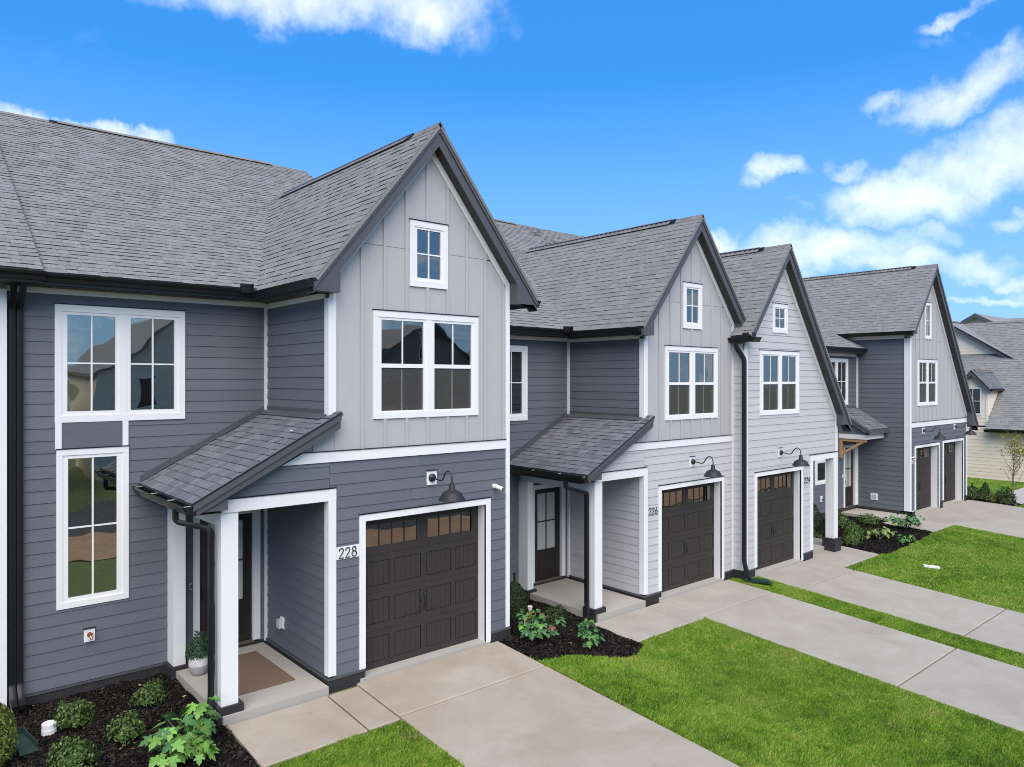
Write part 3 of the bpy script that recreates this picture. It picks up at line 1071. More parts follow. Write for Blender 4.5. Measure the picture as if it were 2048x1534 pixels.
driveway(5.47, 8.27, [-.02, -1.26, -5.1, -9.2], CONC_T)
walkway([3.50, 4.96, 5.47], -1.33, -.12, CONC_T)
driveway(13.14, 15.90, [.28, -.92, -4.80, -8.8], CONC)
walkway([10.92, 12.60, 13.14], -.97, .19, CONC)
driveway(16.74, 19.45, [-.02, -1.22, -4.66, -8.8], CONC)
walkway([19.45, 19.95, 21.68], -.95, .22, CONC)
driveway(28.02, 34.0, [.68, -.62, -4.6, -8.8], CONC, [30.95])
walkway([26.2, 27.5, 28.02], -.78, .9, CONC)
st = sheet("street", lin(-80, 120, 4), [-23.2, -15.3], -.02, ASPH, kind="structure")
sheet("bare_earth", lin(-30, 70, 2), [-15.25, -12, -9.3], -.018, mat("bare_soil", (.36, .23, .13), .95, 2, .2, .5, 20), kind="structure")
walkp = sheet("pavement", lin(34.6, 60, 2), [-.98, .25], -.015, CONC_L, kind="structure")
CONCRETE += [(-80, 120, -23.2, -9.0), (34.6, 60, -.98, .25)]

# mulch beds: outlines on the ground
BEDS = [
    [(1.0, 2.4), (-1.5, 2.4), (-1.5, -2.6), (3.05, -2.6), (3.47, -1.9), (3.49, -.12), (3.46, .2), (3.46, 2.4)],
    [(8.29, 2.7), (8.29, -1.0), (8.60, -1.10), (8.95, -1.15), (9.3, -1.30), (9.66, -1.42), (10.1, -1.42), (10.55, -1.30), (10.9, -1.12), (10.9, .3), (11.1, .3), (11.1, 2.7)],
    [(19.7, 2.7), (19.7, 1.25), (21.7, .25), (21.69, -.93), (22.1, -1.02), (22.7, -1.02), (23.6, -.98), (24.8, -.90), (26.18, -.76), (26.18, .8), (26.75, .8), (26.75, 2.7)],
    [(33.95, 1.0), (34.02, -.75), (34.4, -.95), (34.95, -1.0), (35.1, -.6), (34.6, -.2), (34.6, 1.0)],
]


def in_poly(x, y, P):
    c = False
    n = len(P)
    for i in range(n):
        x1, y1 = P[i]; x2, y2 = P[(i + 1) % n]
        if (y1 > y) != (y2 > y) and x < (x2 - x1) * (y - y1) / (y2 - y1) + x1: c = not c
    return c


def np_in_poly(x, y, P):
    c = np.zeros(x.shape, bool)
    n = len(P)
    for i in range(n):
        x1, y1 = P[i]; x2, y2 = P[(i + 1) % n]
        if y1 == y2: continue
        t = ((y1 > y) != (y2 > y)) & (x < (x2 - x1) * (y - y1) / (y2 - y1) + x1)
        c ^= t
    return c


def np_gz(x, y):
    t = np.clip((x - 8.7) / 2.0, 0, 1); t = t * t * (3 - 2 * t)
    return .02 * (1 - t) - .31 * t + SLOPE * np.minimum(0, np.maximum(y, -16))


def np_noise(x, y, s, seed=0):
    """cheap smooth value noise"""
    r = np.random.default_rng(seed).random((64, 64))
    u, v = x * s + 100, y * s + 100
    i, j = np.floor(u).astype(int), np.floor(v).astype(int)
    fu, fv = u - i, v - j
    fu = fu * fu * (3 - 2 * fu); fv = fv * fv * (3 - 2 * fv)
    g = lambda a, b: r[a % 64, b % 64]
    return (g(i, j) * (1 - fu) + g(i + 1, j) * fu) * (1 - fv) + (g(i, j + 1) * (1 - fu) + g(i + 1, j + 1) * fu) * fv


def bulk(name, V, F_n, m, tint=None, parent=None, **props):
    """V: (k, F_n, 3) polygons, one island each; tint per polygon"""
    k = V.shape[0]
    me = bpy.data.meshes.new(name)
    me.vertices.add(k * F_n); me.loops.add(k * F_n); me.polygons.add(k)
    me.vertices.foreach_set("co", V.reshape(-1).astype(np.float32))
    me.loops.foreach_set("vertex_index", np.arange(k * F_n, dtype=np.int32))
    me.polygons.foreach_set("loop_start", np.arange(0, k * F_n, F_n, dtype=np.int32))
    me.polygons.foreach_set("loop_total", np.full(k, F_n, dtype=np.int32))
    if tint is not None:
        at = me.attributes.new("tint", 'FLOAT', 'POINT')
        at.data.foreach_set("value", np.repeat(tint, F_n).astype(np.float32))
    me.materials.append(m)
    me.update(calc_edges=True)
    o = bpy.data.objects.new(name, me); COL.objects.link(o)
    if parent is not None: o.parent = parent
    for a, b in props.items(): o[a] = b
    return o


for P in BEDS:
    xs = [p[0] for p in P]; ys = [p[1] for p in P]
    st_ = .09
    mb = MB()
    gx, gy = lin(min(xs), max(xs), st_), lin(min(ys), max(ys), st_)
    idx = {}
    for j, y in enumerate(gy):
        for i, x in enumerate(gx):
            idx[i, j] = len(mb.v)
            mb.v.append((x, y, gz(x, y) - .012 + .022 * math.sin(x * 7.3 + y * 3.1) * math.sin(y * 6.1 - x * 2.2) + random.uniform(-.012, .012)))
    for j in range(len(gy) - 1):
        for i in range(len(gx) - 1):
            if in_poly((gx[i] + gx[i + 1]) / 2, (gy[j] + gy[j + 1]) / 2, P):
                mb.f.append((idx[i, j], idx[i + 1, j], idx[i + 1, j + 1], idx[i, j + 1]))
    bed = part("mulch_bed", mb, MULCH, None, kind="structure")
    A = (max(xs) - min(xs)) * (max(ys) - min(ys))
    far = max(xs) > 19
    n = int(A * (500 if far else 1500))
    x = RNG.uniform(min(xs), max(xs), n); y = RNG.uniform(min(ys), max(ys), n)
    k = np_in_poly(x, y, P); x, y = x[k], y[k]; n = len(x)
    z = np_gz(x, y) - .012 + .022 * np.sin(x * 7.3 + y * 3.1) * np.sin(y * 6.1 - x * 2.2) + .008
    ln = RNG.uniform(.012, .038, n); wd = RNG.uniform(.005, .012, n); th = RNG.uniform(0, 2 * PI, n)
    ti, ro = RNG.uniform(-.7, .7, n), RNG.uniform(-.8, .8, n)
    ax = np.stack([np.cos(th) * np.cos(ti), np.sin(th) * np.cos(ti), np.sin(ti)], 1) * ln[:, None]
    bx = np.stack([-np.sin(th) * np.cos(ro), np.cos(th) * np.cos(ro), np.sin(ro)], 1) * wd[:, None]
    c = np.stack([x, y, z], 1)
    tint = RNG.random(n) ** 1.6
    tint[RNG.random(n) < .012] = 1.0
    bulk("mulch_chips", np.stack([c - ax - bx, c + ax - bx, c + ax + bx, c - ax + bx], 1), 4, CHIP, tint, kind="stuff")

FALLEN = mat("fallen_leaf", (.30, .19, .10), .8, attr=("tint", [(.16, .075, .035), (.36, .22, .11), (.50, .38, .22)]))
pts = []
for P, k in ((BEDS[0], 70), (BEDS[1], 34), (BEDS[2], 25)):
    while k:
        x, y = random.uniform(min(p[0] for p in P), max(p[0] for p in P)), random.uniform(min(p[1] for p in P), max(p[1] for p in P))
        if in_poly(x, y, P): pts.append((x, y)); k -= 1
V = []
for x, y in pts:
    a = random.uniform(0, 2 * PI); l = random.uniform(.014, .034); z = gz(x, y) + .022
    u = Vector((math.cos(a), math.sin(a), random.uniform(-.3, .3))) * l; w = Vector((-math.sin(a), math.cos(a), random.uniform(-.4, .4))) * l * .55
    c = Vector((x, y, z)); V.append([c - u, c + w, c + u, c - w])
bulk("fallen_leaves", np.array(V), 4, FALLEN, RNG.random(len(V)), kind="stuff")

# ------------------------------------------------------------------ grass
LAWNS = [(3.4, 5.52, -7.5, -1.25, 0), (8.2, 13.2, -9.5, -.85, 1), (10.85, 13.2, -.95, -.9, 1), (15.85, 16.78, -9.5, .35, 1), (19.4, 28.1, -7.5, -.7, 2),
         (33.9, 42, -6, -.9, 3), (34.0, 42.2, .2, 7, 3)]
SHORT = []


def grass(name, x0, x1, y0, y1, dens, hmin, hmax, wd, yellow=0.0):
    n = int((x1 - x0) * (y1 - y0) * dens)
    x = RNG.uniform(x0, x1, n); y = RNG.uniform(y0, y1, n)
    ok = np.ones(n, bool)
    edge = -.006
    wob = (np_noise(x, y, 9, 3) - .5) * .055 + RNG.normal(0, .008, n)
    for (a, b, c, d) in CONCRETE:
        ok &= ~((x > a + edge + wob) & (x < b - edge + wob) & (y > c + edge + wob) & (y < d - edge))
    for P in BEDS: ok &= ~np_in_poly(x + wob * 1.2, y + wob * 1.2, P)
    # camera frustum only, a little beyond its sides
    fx = x * FWD.x + (y + 10) * FWD.y; rx = x * RGT.x + (y + 10) * RGT.y
    zz = np_gz(x, y)
    ok &= (fx > 1) & (np.abs(rx / np.maximum(fx, .1)) < .80) & ((4.6 - zz) / np.maximum(fx, .1) < .66)
    x, y, zz = x[ok], y[ok], zz[ok]; n = len(x)
    pn = np_noise(x, y, 1.1, 5) * .34 + np_noise(x, y, 3.2, 6) * .33 + np_noise(x, y, 9.5, 7) * .33
    h = RNG.uniform(hmin, hmax, n) * (.75 + .5 * pn)
    th = RNG.uniform(0, 2 * PI, n); lean = RNG.uniform(.1, .9, n) * h
    lx, ly = np.cos(th) * lean, np.sin(th) * lean
    ph = th + PI / 2 + RNG.uniform(-.6, .6, n)
    w = RNG.uniform(.6, 1.3, n) * wd
    wx, wy = np.cos(ph) * w, np.sin(ph) * w
    z = zz - .045
    p0 = np.stack([x - wx, y - wy, z], 1); p1 = np.stack([x + wx, y + wy, z], 1)
    m1 = np.stack([x + wx * .7 + lx * .45, y + wy * .7 + ly * .45, z + h * .7], 1); tip = np.stack([x + lx, y + ly, z + h], 1)
    tint = np.clip((pn - .5) * 1.05 + RNG.normal(.42, .14, n) + yellow * (np_noise(x, y, .8, 9) > .60) * .16, 0, .80)
    dry = RNG.random(n) < .035 + yellow * (.05 + .30 * np.clip(np_noise(x, y, 1.7, 15) - .62, 0, 1) / .38)
    tint[dry] = RNG.uniform(.85, 1, dry.sum())
    bulk(name, np.stack([p0, p1, m1, tip], 1), 4, GRASS, tint, kind="stuff")


for (x0, x1, y0, y1, lod) in LAWNS:
    dens, wd = ((11000, .0026), (7000, .0033), (3200, .0055), (1000, .012))[lod]
    grass("grass", x0, x1, y0, y1, dens, .046, .066, wd, (1.6, .6, .35, .5)[lod])


# ------------------------------------------------------------------ townhouses of the first kind (the two nearest)
def panels_and_battens(house, y, x0, x1, z0, top, bat, holes, seam, apex_x):
    """vertical sheets and battens; top(x) is the upper edge"""
    edges = [x0] + [b for b in bat if x0 < b < x1] + [x1]
    for i in range(len(edges) - 1):
        A, B = edges[i] + .001, edges[i + 1] - .001
        xs = sorted({A, B} | {q for h in holes for q in (h[0], h[1]) if A < q < B} | ({apex_x} if A < apex_x < B else set()))
        for (za, zb) in ((z0, seam - .003), (seam + .003, 99)):
            pcs = []
            for k in range(len(xs) - 1):
                a, b = xs[k], xs[k + 1]
                ta, tb = min(zb, top(a)), min(zb, top(b))
                iv = [(za, None)]
                for h in holes:
                    if h[0] < (a + b) / 2 < h[1]:
                        nv = []
                        for lo, hi in iv:
                            H = hi if hi is not None else max(ta, tb)
                            if h[3] <= lo or h[2] >= H: nv.append((lo, hi)); continue
                            if h[2] > lo: nv.append((lo, h[2]))
                            if h[3] < H: nv.append((h[3], hi))
                        iv = nv
                for lo, hi in iv:
                    u, v = (ta, tb) if hi is None else (min(hi, ta), min(hi, tb))
                    if max(u, v) < lo + .02: continue
                    if u < lo or v < lo:
                        tq = (lo - u) / (v - u); xq = a + (b - a) * tq
                        pq = [(xq, lo), (b, lo), (b, v)] if u < lo else [(a, lo), (xq, lo), (a, u)]
                    else: pq = [(a, lo), (b, lo), (b, v), (a, u)]
                    zs_ = [q_[1] for q_ in pq]
                    pcs.append([k, min(zs_), max(zs_), pq, len(pcs)])
            for p_ in pcs:
                for q_ in pcs:
                    if q_[0] == p_[0] + 1 and min(q_[2], p_[2]) - max(q_[1], p_[1]) > .02 and q_[4] != p_[4]:
                        old, new = q_[4], p_[4]
                        for t_ in pcs:
                            if t_[4] == old: t_[4] = new
            for g_ in sorted({p_[4] for p_ in pcs}):
                mb = MB()
                for p_ in pcs:
                    if p_[4] == g_: mb.prism([(px_, y - .006, pz_) for px_, pz_ in p_[3]], (0, .012, 0))
                part("wall_panel", mb, PANEL, house)
    for b in bat:
        if not (x0 + .03 < b < x1 - .02): continue
        iv = [(z0, top(b))]
        for h in holes:
            if h[0] - .05 < b < h[1] + .05:
                nv = []
                for lo, hi in iv:
                    if h[3] <= lo or h[2] >= hi: nv.append((lo, hi)); continue
                    if h[2] - .03 > lo: nv.append((lo, h[2] - .03))
                    if h[3] + .03 < hi: nv.append((h[3] + .03, hi))
                iv = nv
        for lo, hi in iv:
            if hi - lo > .05: part("batten", MB().box(b - .027, b + .027, y - .030, y - .007, lo, hi - (.24 if hi == top(b) else 0)), PANEL, house)


def townhouse_a(label, ox, oy, oz, xl, number, low, plate_white, roof_l, inside=None, full_left=True):
    H = thing("townhouse", label, "townhouse", (ox + 5, oy + 1, oz))
    X = lambda v: v + ox
    Y = lambda v: v + oy
    Z = lambda v: v + oz
    bx = lambda m, x0, x1, y0, y1, z0, z1: m.box(X(x0), X(x1), Y(y0), Y(y1), Z(z0), Z(z1))
    P = lambda name, m, *bs: part(name, [bx_(mb_, bs) for mb_ in [MB()]][0], m, H)

    def bx_(mb, bs):
        for b in bs: bx(mb, *b)
        return mb
    YM = 2.34
    # --- walls
    wm = wall_plate(H, "wall", (X(0), Y(YM), 0), (1, 0, 0), [(xl, Z(-.2)), (5.3, Z(-.2)), (5.3, Z(5.95)), (xl, Z(5.95))], back=.16)
    holes = [(1.95 - xl, 3.68 - xl, Z(4.02), Z(5.675)), (1.96 - xl, 2.86 - xl, Z(1.315), Z(4.05)), (3.86 - xl, 4.90 - xl, Z(-1), Z(2.42))]
    siding(wm, (X(xl), Y(YM), 0), (1, 0, 0), Z(.174), Z(5.85), 0, 5.03 - xl, holes, SID_DARK)
    wc = wall_plate(H, "wall", (X(5.055), Y(YM), 0), (0, -1, 0), [(-.2, Z(-.1)), (YM - .02, Z(-.1)), (YM - .02, Z(5.95)), (-.2, Z(5.95))])
    siding(wc, (X(5.055), Y(YM), 0), (0, -1, 0), Z(.2), Z(.2 + 21 * EXPO), .03, YM - .08, (), low)
    siding(wc, (X(5.055), Y(YM), 0), (0, -1, 0), Z(.2 + 21 * EXPO), Z(5.83), .03, YM - .08, (), SID_DARK)
    gab = lambda x: 8.75 - 1.245 * abs(x - 6.85) - .34
    wf = wall_plate(H, "wall", (X(0), Y(0), 0), (1, 0, 0), [(5.07, Z(.1)), (8.55, Z(.1)), (8.55, Z(gab(8.55))), (6.85, Z(gab(6.85))), (5.07, Z(gab(5.07)))], back=.24)
    siding(wf, (X(5.055), Y(0), 0), (1, 0, 0), Z(.2), Z(3.395), lambda z: .05 if z < Z(2.9) else -.006, 3.45, [(5.563 - 5.055, 8.067 - 5.055, Z(-1), Z(2.52))], low)
    # porch gable infill
    siding(wf, (X(3.5), Y(0), 0), (1, 0, 0), Z(2.98), Z(3.40), lambda z: max(0.02, 3.03 + (z - oz - 2.80) / .53 - 3.5), 1.545, (), low)
    # upper sheets
    hs = [(X(5.80), X(7.80), Z(4.03), Z(5.66)), (X(6.465), X(7.155), Z(6.14), Z(7.155))]
    bats = [X(v) for v in (5.58, 5.98, 6.38, 6.78, 7.18, 7.58, 7.98, 8.38)]
    panels_and_battens(H, Y(0), X(5.13), X(8.49), Z(3.56), lambda x: Z(gab(x - ox)) + .12, bats, hs, Z(6.70), X(6.85))
    part("wall_panel", MB().prism([(X(4.50), Y(-.006), Z(3.56)), (X(5.128), Y(-.006), Z(3.56)), (X(5.128), Y(-.006), Z(3.99)), (X(5.05), Y(-.006), Z(3.97)), (X(4.95), Y(-.006), Z(3.86))], (0, .01, 0)), PANEL, H)
    part("batten", MB().box(X(4.78), X(4.80), Y(-.03), Y(-.007), Z(3.56), Z(3.72)), PANEL, H)
    # --- trim
    tr = MB()
    bx(tr, 5.043, 5.145, -.034, -.001, .225, 3.0); bx(tr, 5.020, 5.054, -.033, .10, .225, 2.82)
    part("corner_board", tr, WHITE, H)
    tr = MB(); bx(tr, 5.043, 5.145, -.034, -.001, 3.98, 5.90); bx(tr, 5.020, 5.054, -.033, .10, 3.98, 5.82)
    part("corner_board", tr, WHITE, H)
    tr = MB(); bx(tr, 8.45, 8.535, -.034, .0, .215, 6.26); part("corner_board", tr, WHITE, H)
    tr = MB(); bx(tr, 5.005, 5.053, YM - .075, YM - .018, .15, 5.845); part("corner_board", tr, WHITE, H)
    b = MB().prism([(X(8.45), Y(-.036), Z(3.395)), (X(8.45), Y(-.036), Z(3.55)), (X(4.62), Y(-.036), Z(3.55)), (X(4.30), Y(-.036), Z(3.395))], (0, .035, 0))
    part("band_board", b, WHITE, H)
    P("band_flashing", GUTTER, (4.62, 8.45, -.05, -.001, 3.551, 3.562))
    P("frieze_board", WHITE, (xl, 5.03, YM - .036, YM - .001, 5.845, 5.93))
    P("frieze_board", WHITE, (5.018, 5.054, .10, YM - .036, 5.825, 5.905))
    # --- foundation
    P("foundation", FOUND, (5.022, 5.636, -.022, .3, -.4, .2)); P("foundation", FOUND, (5.022, 5.3, .3, YM, -.4, .2))
    P("foundation", FOUND, (8.09, 8.56, -.022, .3, -.4, .2)); P("foundation", FOUND, (xl, 5.022, YM - .022, YM + .1, -.4, .165))
    for bb in ((5.012, 5.638, -.032, -.0225, .165, .2), (8.10, 8.56, -.032, -.0225, .165, .2), (5.012, 5.0215, -.0225, YM - .03, .165, .2), (xl, 3.42, YM - .036, YM - .0225, .135, .168)):
        P("water_table", FASCIA, bb)
    # --- windows
    window(H, Y(YM), X(1.92), X(3.71), Z(3.99), Z(5.705), [(X(2.078), X(2.708)), (X(2.918), X(3.551))], Z(4.149), Z(5.56), "casement", inside=inside)
    pn = MB(); bx(pn, 2.0, 2.81, YM - .026, YM + .02, 3.60, 3.988); part("spandrel_panel", pn, SID_DARK, H)
    P("panel_casing", WHITE, (1.925, 2.005, YM - .034, YM + .02, 3.60, 3.989), (2.805, 2.885, YM - .034, YM + .02, 3.60, 3.989))
    if full_left:
        window(H, Y(YM), X(1.94), X(2.89), Z(1.285), Z(3.60), [(X(2.088), X(2.728))], Z(1.43), Z(3.46), "casement", cas=.09, flash=True)
    window(H, Y(0), X(5.774), X(7.828), Z(4.006), Z(5.69), [(X(5.92), X(6.70)), (X(6.915), X(7.68))], Z(4.125), Z(5.548), "hung", inside="curtain" if inside else None)
    window(H, Y(0), X(6.44), X(7.182), Z(6.115), Z(7.18), [(X(6.58), X(7.04))], Z(6.262), Z(7.045), "casement")
    # --- doors
    garage_door(H, Y(0), X(5.533), X(8.097), Z(.035), Z(2.553), trim_bottom=Z(.205))
    part("apron", MB().box(X(5.55), X(8.09), Y(-.03), Y(.3), Z(-.2), Z(.062)), CONC_L, H)
    entry_door(H, Y(YM), X(3.935), X(4.815), Z(.20), Z(2.36))
    house_number(H, Y(0), X(5.148), X(5.531), Z(1.93), Z(2.115), number, X(5.19), .145, plate_white)
    # --- porch
    P("porch_slab", CONC_L, (3.47, 4.99, -.10, YM, -.25, .12))
    P("plinth", FOUND, (3.42, 3.76, -.06, .28, -.2, .225)); P("plinth", FOUND, (3.40, 3.68, 1.96, YM - .001, -.2, .175))
    P("column", WHITE, (3.47, 3.70, -.01, .225, .225, 2.82)); P("pilaster", WHITE, (3.45, 3.63, 2.02, YM - .001, .176, 2.62))
    P("beam", WHITE, (3.47, 5.042, -.030, .19, 2.822, 3.0), (3.48, 3.69, .19, 2.33, 2.62, 2.82))
    P("beam_flashing", GUTTER, (3.50, 5.15, -.044, .0, 3.001, 3.016))
    P("corner_board", WHITE, (5.043, 5.146, -.036, -.0345, 2.82, 3.0))
    roof = Roof(H)
    L = 2.025 * math.sqrt(1 + .53 ** 2)
    roof.plane((X(3.03), Y(0), Z(3.02)), (0, -1, 0), (1, 0, .53), [[(-2.33, 0), (.22, 0), (.22, L), (-2.33, L)], [(.045, L), (.22, L), (.22, L + .10), (.045, L + .10)]], SHINGLE_D, name="porch_roof")
    fl = MB(); zt = lambda x: 3.02 + .53 * (x - 3.03)
    fl.prism([(X(5.05), Y(YM - .02), Z(zt(5.05) + .02)), (X(4.90), Y(YM - .02), Z(zt(4.90) + .022)), (X(4.90), Y(.03), Z(zt(4.9) + .022)), (X(5.05), Y(.03), Z(zt(5.05) + .02))], (0, 0, .008))
    bx(fl, 5.030, 5.040, .02, YM - .02, 4.02, 4.17)
    fl.prism([(X(3.05), Y(YM - .022), Z(zt(3.05) + .015)), (X(5.05), Y(YM - .022), Z(zt(5.05) + .015)), (X(5.05), Y(YM - .022), Z(zt(5.05) + .10)), (X(3.05), Y(YM - .022), Z(zt(3.05) + .10))], (0, .006, 0))
    fl.prism([(X(3.05), Y(YM - .022), Z(zt(3.05) + .017)), (X(5.05), Y(YM - .022), Z(zt(5.05) + .017)), (X(5.05), Y(YM - .085), Z(zt(5.05) + .02)), (X(3.05), Y(YM - .085), Z(zt(3.05) + .02))], (0, 0, .005))
    part("wall_flashing", fl, FASCIA, H)
    f = MB(); ca = 1.13
    yr = Y(-.20)
    f.prism([(X(3.06), yr, Z(zt(3.06) - .03)), (X(5.13), yr, Z(zt(5.13) - .03)), (X(5.13), yr, Z(zt(5.13) - .24)), (X(3.10), yr, Z(zt(3.10) - .20))], (0, .028, 0))
    f.prism([(X(3.05), yr - .022, Z(zt(3.05) - .018)), (X(5.135), yr - .022, Z(zt(5.135) - .018)), (X(5.135), yr - .022, Z(zt(5.135) - .115)), (X(3.05), yr - .022, Z(zt(3.05) - .115))], (0, .0215, 0))
    part("rake_fascia", f, FASCIA, H)
    part("drip_edge", MB().prism([(X(3.02), yr - .03, Z(zt(3.02) - .002)), (X(5.14), yr - .03, Z(zt(5.14) - .002)), (X(5.14), yr - .03, Z(zt(5.14) - .018)), (X(3.02), yr - .03, Z(zt(3.02) - .018))], (0, .05, 0)), GUTTER, H)
    part("eave_return", MB().prism([(X(3.08), Y(-.172), Z(2.885)), (X(3.505), Y(-.172), Z(2.885)), (X(3.505), Y(-.172), Z(3.08)), (X(3.08), Y(-.172), Z(2.99))], (0, .17, 0)), FASCIA, H)
    part("soffit", MB().prism([(X(3.5), Y(-.172), Z(zt(3.5) - .20)), (X(5.10), Y(-.172), Z(zt(5.10) - .20)), (X(5.10), Y(-.172), Z(zt(5.10) - .18)), (X(3.5), Y(-.172), Z(zt(3.5) - .18))], (0, .17, 0)), SOFFIT, H)
    P("ceiling", SOFFIT, (3.06, 5.02, .0, YM - .03, 2.825, 2.84)); P("fascia", FASCIA, (3.06, 3.08, -.172, YM - .03, 2.85, 3.0))
    gutter(H, (X(3.055), Y(YM - .03), Z(2.985)), (X(3.055), Y(-.20), Z(2.985)), (-1, 0, 0))
    sb = MB()
    for yy in (2.2, 1.35, .55, -.15): bx(sb, 2.935, 3.05, yy - .012, yy + .012, 2.978, 2.984)
    part("gutter_strap", sb, mat("zinc", (.55, .55, .53), .4), H)
    downspout(H, [(X(2.995), Y(.35), Z(2.88)), (X(2.995), Y(.35), Z(2.72)), (X(3.39), Y(.14), Z(2.60)), (X(3.39), Y(.14), Z(.32)), (X(3.31), Y(.02), Z(.12)), (X(3.27), Y(-.06), Z(.09))], .044, .036, ref=(0, 1, 0))
    # --- main roof and gable roof
    sm = .585; cm = 1 / math.sqrt(1 + sm * sm)
    zm = lambda y: 6.12 + sm * (y - 1.95)
    Ye, Yr = 1.92, 9.34
    yv = lambda z: 1.95 + (z - 6.12) / sm
    xg = lambda y: 6.85 - (8.75 - zm(y)) / 1.245
    t = lambda y: (y - Ye) / cm
    YR = yv(8.75)
    xr_ = 9.05 if roof_l is not None else 10.5
    left_end = roof_l if roof_l is not None else xl
    pl = [[(left_end, 0), (xg(Ye), 0), (6.85, t(YR)), (6.85, t(Yr)), (left_end, t(Yr))],
          [(6.85, t(YR)), (13.7 - xg(Ye), 0), (xr_, 0), (xr_, t(Yr)), (6.85, t(Yr))]]
    roof.plane((X(0), Y(Ye), Z(zm(Ye))), (1, 0, 0), (0, 1, sm), pl, SHINGLE)
    Lg = 2.16 * math.sqrt(1 + 1.245 ** 2)
    roof.plane((X(4.69), Y(0), Z(8.75 - 1.245 * 2.16)), (0, -1, 0), (1, 0, 1.245), [[(.285, 0), (.285, Lg), (-YR, Lg), (-yv(6.061), 0)]], SHINGLE)
    roof.plane((X(9.01), Y(0), Z(8.75 - 1.245 * 2.16)), (0, 1, 0), (-1, 0, 1.245), [[(-.285, 0), (yv(6.061), 0), (YR, Lg), (-.285, Lg)]], SHINGLE, shingle=False)
    roof.plane((X(0), Y(2 * Yr - Ye), Z(zm(Ye))), (-1, 0, 0), (0, -1, sm), [[(-xr_, 0), (-left_end, 0), (-left_end, t(Yr)), (-xr_, t(Yr))]], SHINGLE, shingle=False)
    roof.finish(300)
    roof.ridge((X(6.85), Y(-.285), Z(8.75 + .006)), (X(6.85), Y(YR), Z(8.75 + .006)), (-1, 0, -1.245), (1, 0, -1.245), inset=.75)
    roof.ridge((X(left_end), Y(Yr), Z(zm(Yr) + .006)), (X(xr_), Y(Yr), Z(zm(Yr) + .006)), (0, -1, -sm), (0, 1, -sm), inset=1.2)
    rake(H, X(5.05), X(8.55), X(6.85), Z(8.75), X(4.69), X(9.01), 1.245, 1.245, Y(-.25), Y(0), X(5.10), X(8.53), bottomL=Z(5.885), bottomR=Z(5.955))
    gutter(H, (X(xl if roof_l is None else 1.45), Y(1.95), Z(6.085)), (X(4.60), Y(1.95), Z(6.085)), (0, -1, 0))
    gutter(H, (X(4.71), Y(1.93), Z(6.04)), (X(4.71), Y(-.22), Z(6.04)), (-1, 0, 0))
    gutter(H, (X(9.0), Y(-.22), Z(6.05)), (X(9.0), Y(1.8), Z(6.05)), (1, 0, 0))
    sg = MB(); bx(sg, 4.42, 4.585, 1.80, 1.806, 6.02, 6.165); bx(sg, 4.579, 4.585, 1.70, 1.80, 6.02, 6.165); bx(sg, 4.42, 4.426, 1.806, 1.86, 6.05, 6.165)
    part("splash_guard", sg, GUTTER, H)
    P("soffit", SOFFIT, (xl, 5.05, 1.96, YM - .037, 5.932, 5.95), (4.72, 5.017, -.2, 1.96, 5.906, 5.92))
    for k in range(int((4.7 - xl) / .16)):
        P("soffit_board", SOFFIT, (xl + k * .16 + .006, xl + k * .16 + .154, 1.985, YM - .04, 5.924, 5.931))
    P("fascia", FASCIA, (xl, 4.72, 1.952, 1.974, 5.935, 6.09), (4.712, 4.732, -.22, 1.95, 5.92, 6.045))
    # low backing so that no light comes through the house
    P("back_wall", SHEATH, (xl, 8.5, 11, 11.1, -.2, 6.0))
    if roof_l is not None:
        part("party_wall", MB().prism([(X(8.56), Y(2.0), Z(5.5)), (X(8.56), Y(16), Z(5.5)), (X(8.56), Y(Yr), Z(zm(Yr) - .1)), (X(8.56), Y(2.0), Z(6.05))], (.05, 0, 0)), SID_DARK, H)
        part("rake_fascia", MB().prism([(X(9.03), Y(1.95), Z(5.99)), (X(9.03), Y(Yr), Z(zm(Yr) - .13)), (X(9.03), Y(Yr), Z(zm(Yr) - .01)), (X(9.03), Y(1.95), Z(6.10))], (.02, 0, 0)), FASCIA, H)
    return H


HA = townhouse_a("nearest dark blue grey townhouse numbered 228 with pale batten gable and porch", 0, 0, 0, 1.35, "228", SID_DARK, True, 1.70)
HB = townhouse_a("townhouse numbered 226 with pale batten gable and light grey lower walls", 7.63, .30, -.305, .93, "226", SID_PALE, False, None, inside="curtain")

# extras of the nearest house
part("downspout", MB(), GUTTER, HA) if False else None
for k, (xc, top) in enumerate(((1.40, 2.02), (1.495, 1.90))):
    downspout(HA, [(xc, top - .02, 5.98), (xc, top - .02, 5.93), (xc, 2.285, 5.62), (xc, 2.285, .34), (xc, 2.12, .17), (xc, 1.98, .13)], .036, .042, ref=(0, 1, 0))
# hose bib on its white block
hb = part("hose_block", MB().box(2.29, 2.43, 2.30, 2.33, .745, .935), WHITE, HA)
part("block_flashing", MB().box(2.28, 2.44, 2.285, 2.33, .936, .948), GUTTER, hb)
v = MB(); v.tube([(2.36, 2.30, .85), (2.36, 2.22, .84), (2.37, 2.19, .80)], .018, 8); v.tube([(2.325, 2.225, .875), (2.395, 2.225, .875)], .012, 6); v.tube([(2.36, 2.225, .84), (2.36, 2.225, .875)], .01, 6); v.tube([(2.36, 2.30, .85), (2.36, 2.285, .85)], .035, 10)
part("tap", v, COPPER, hb)
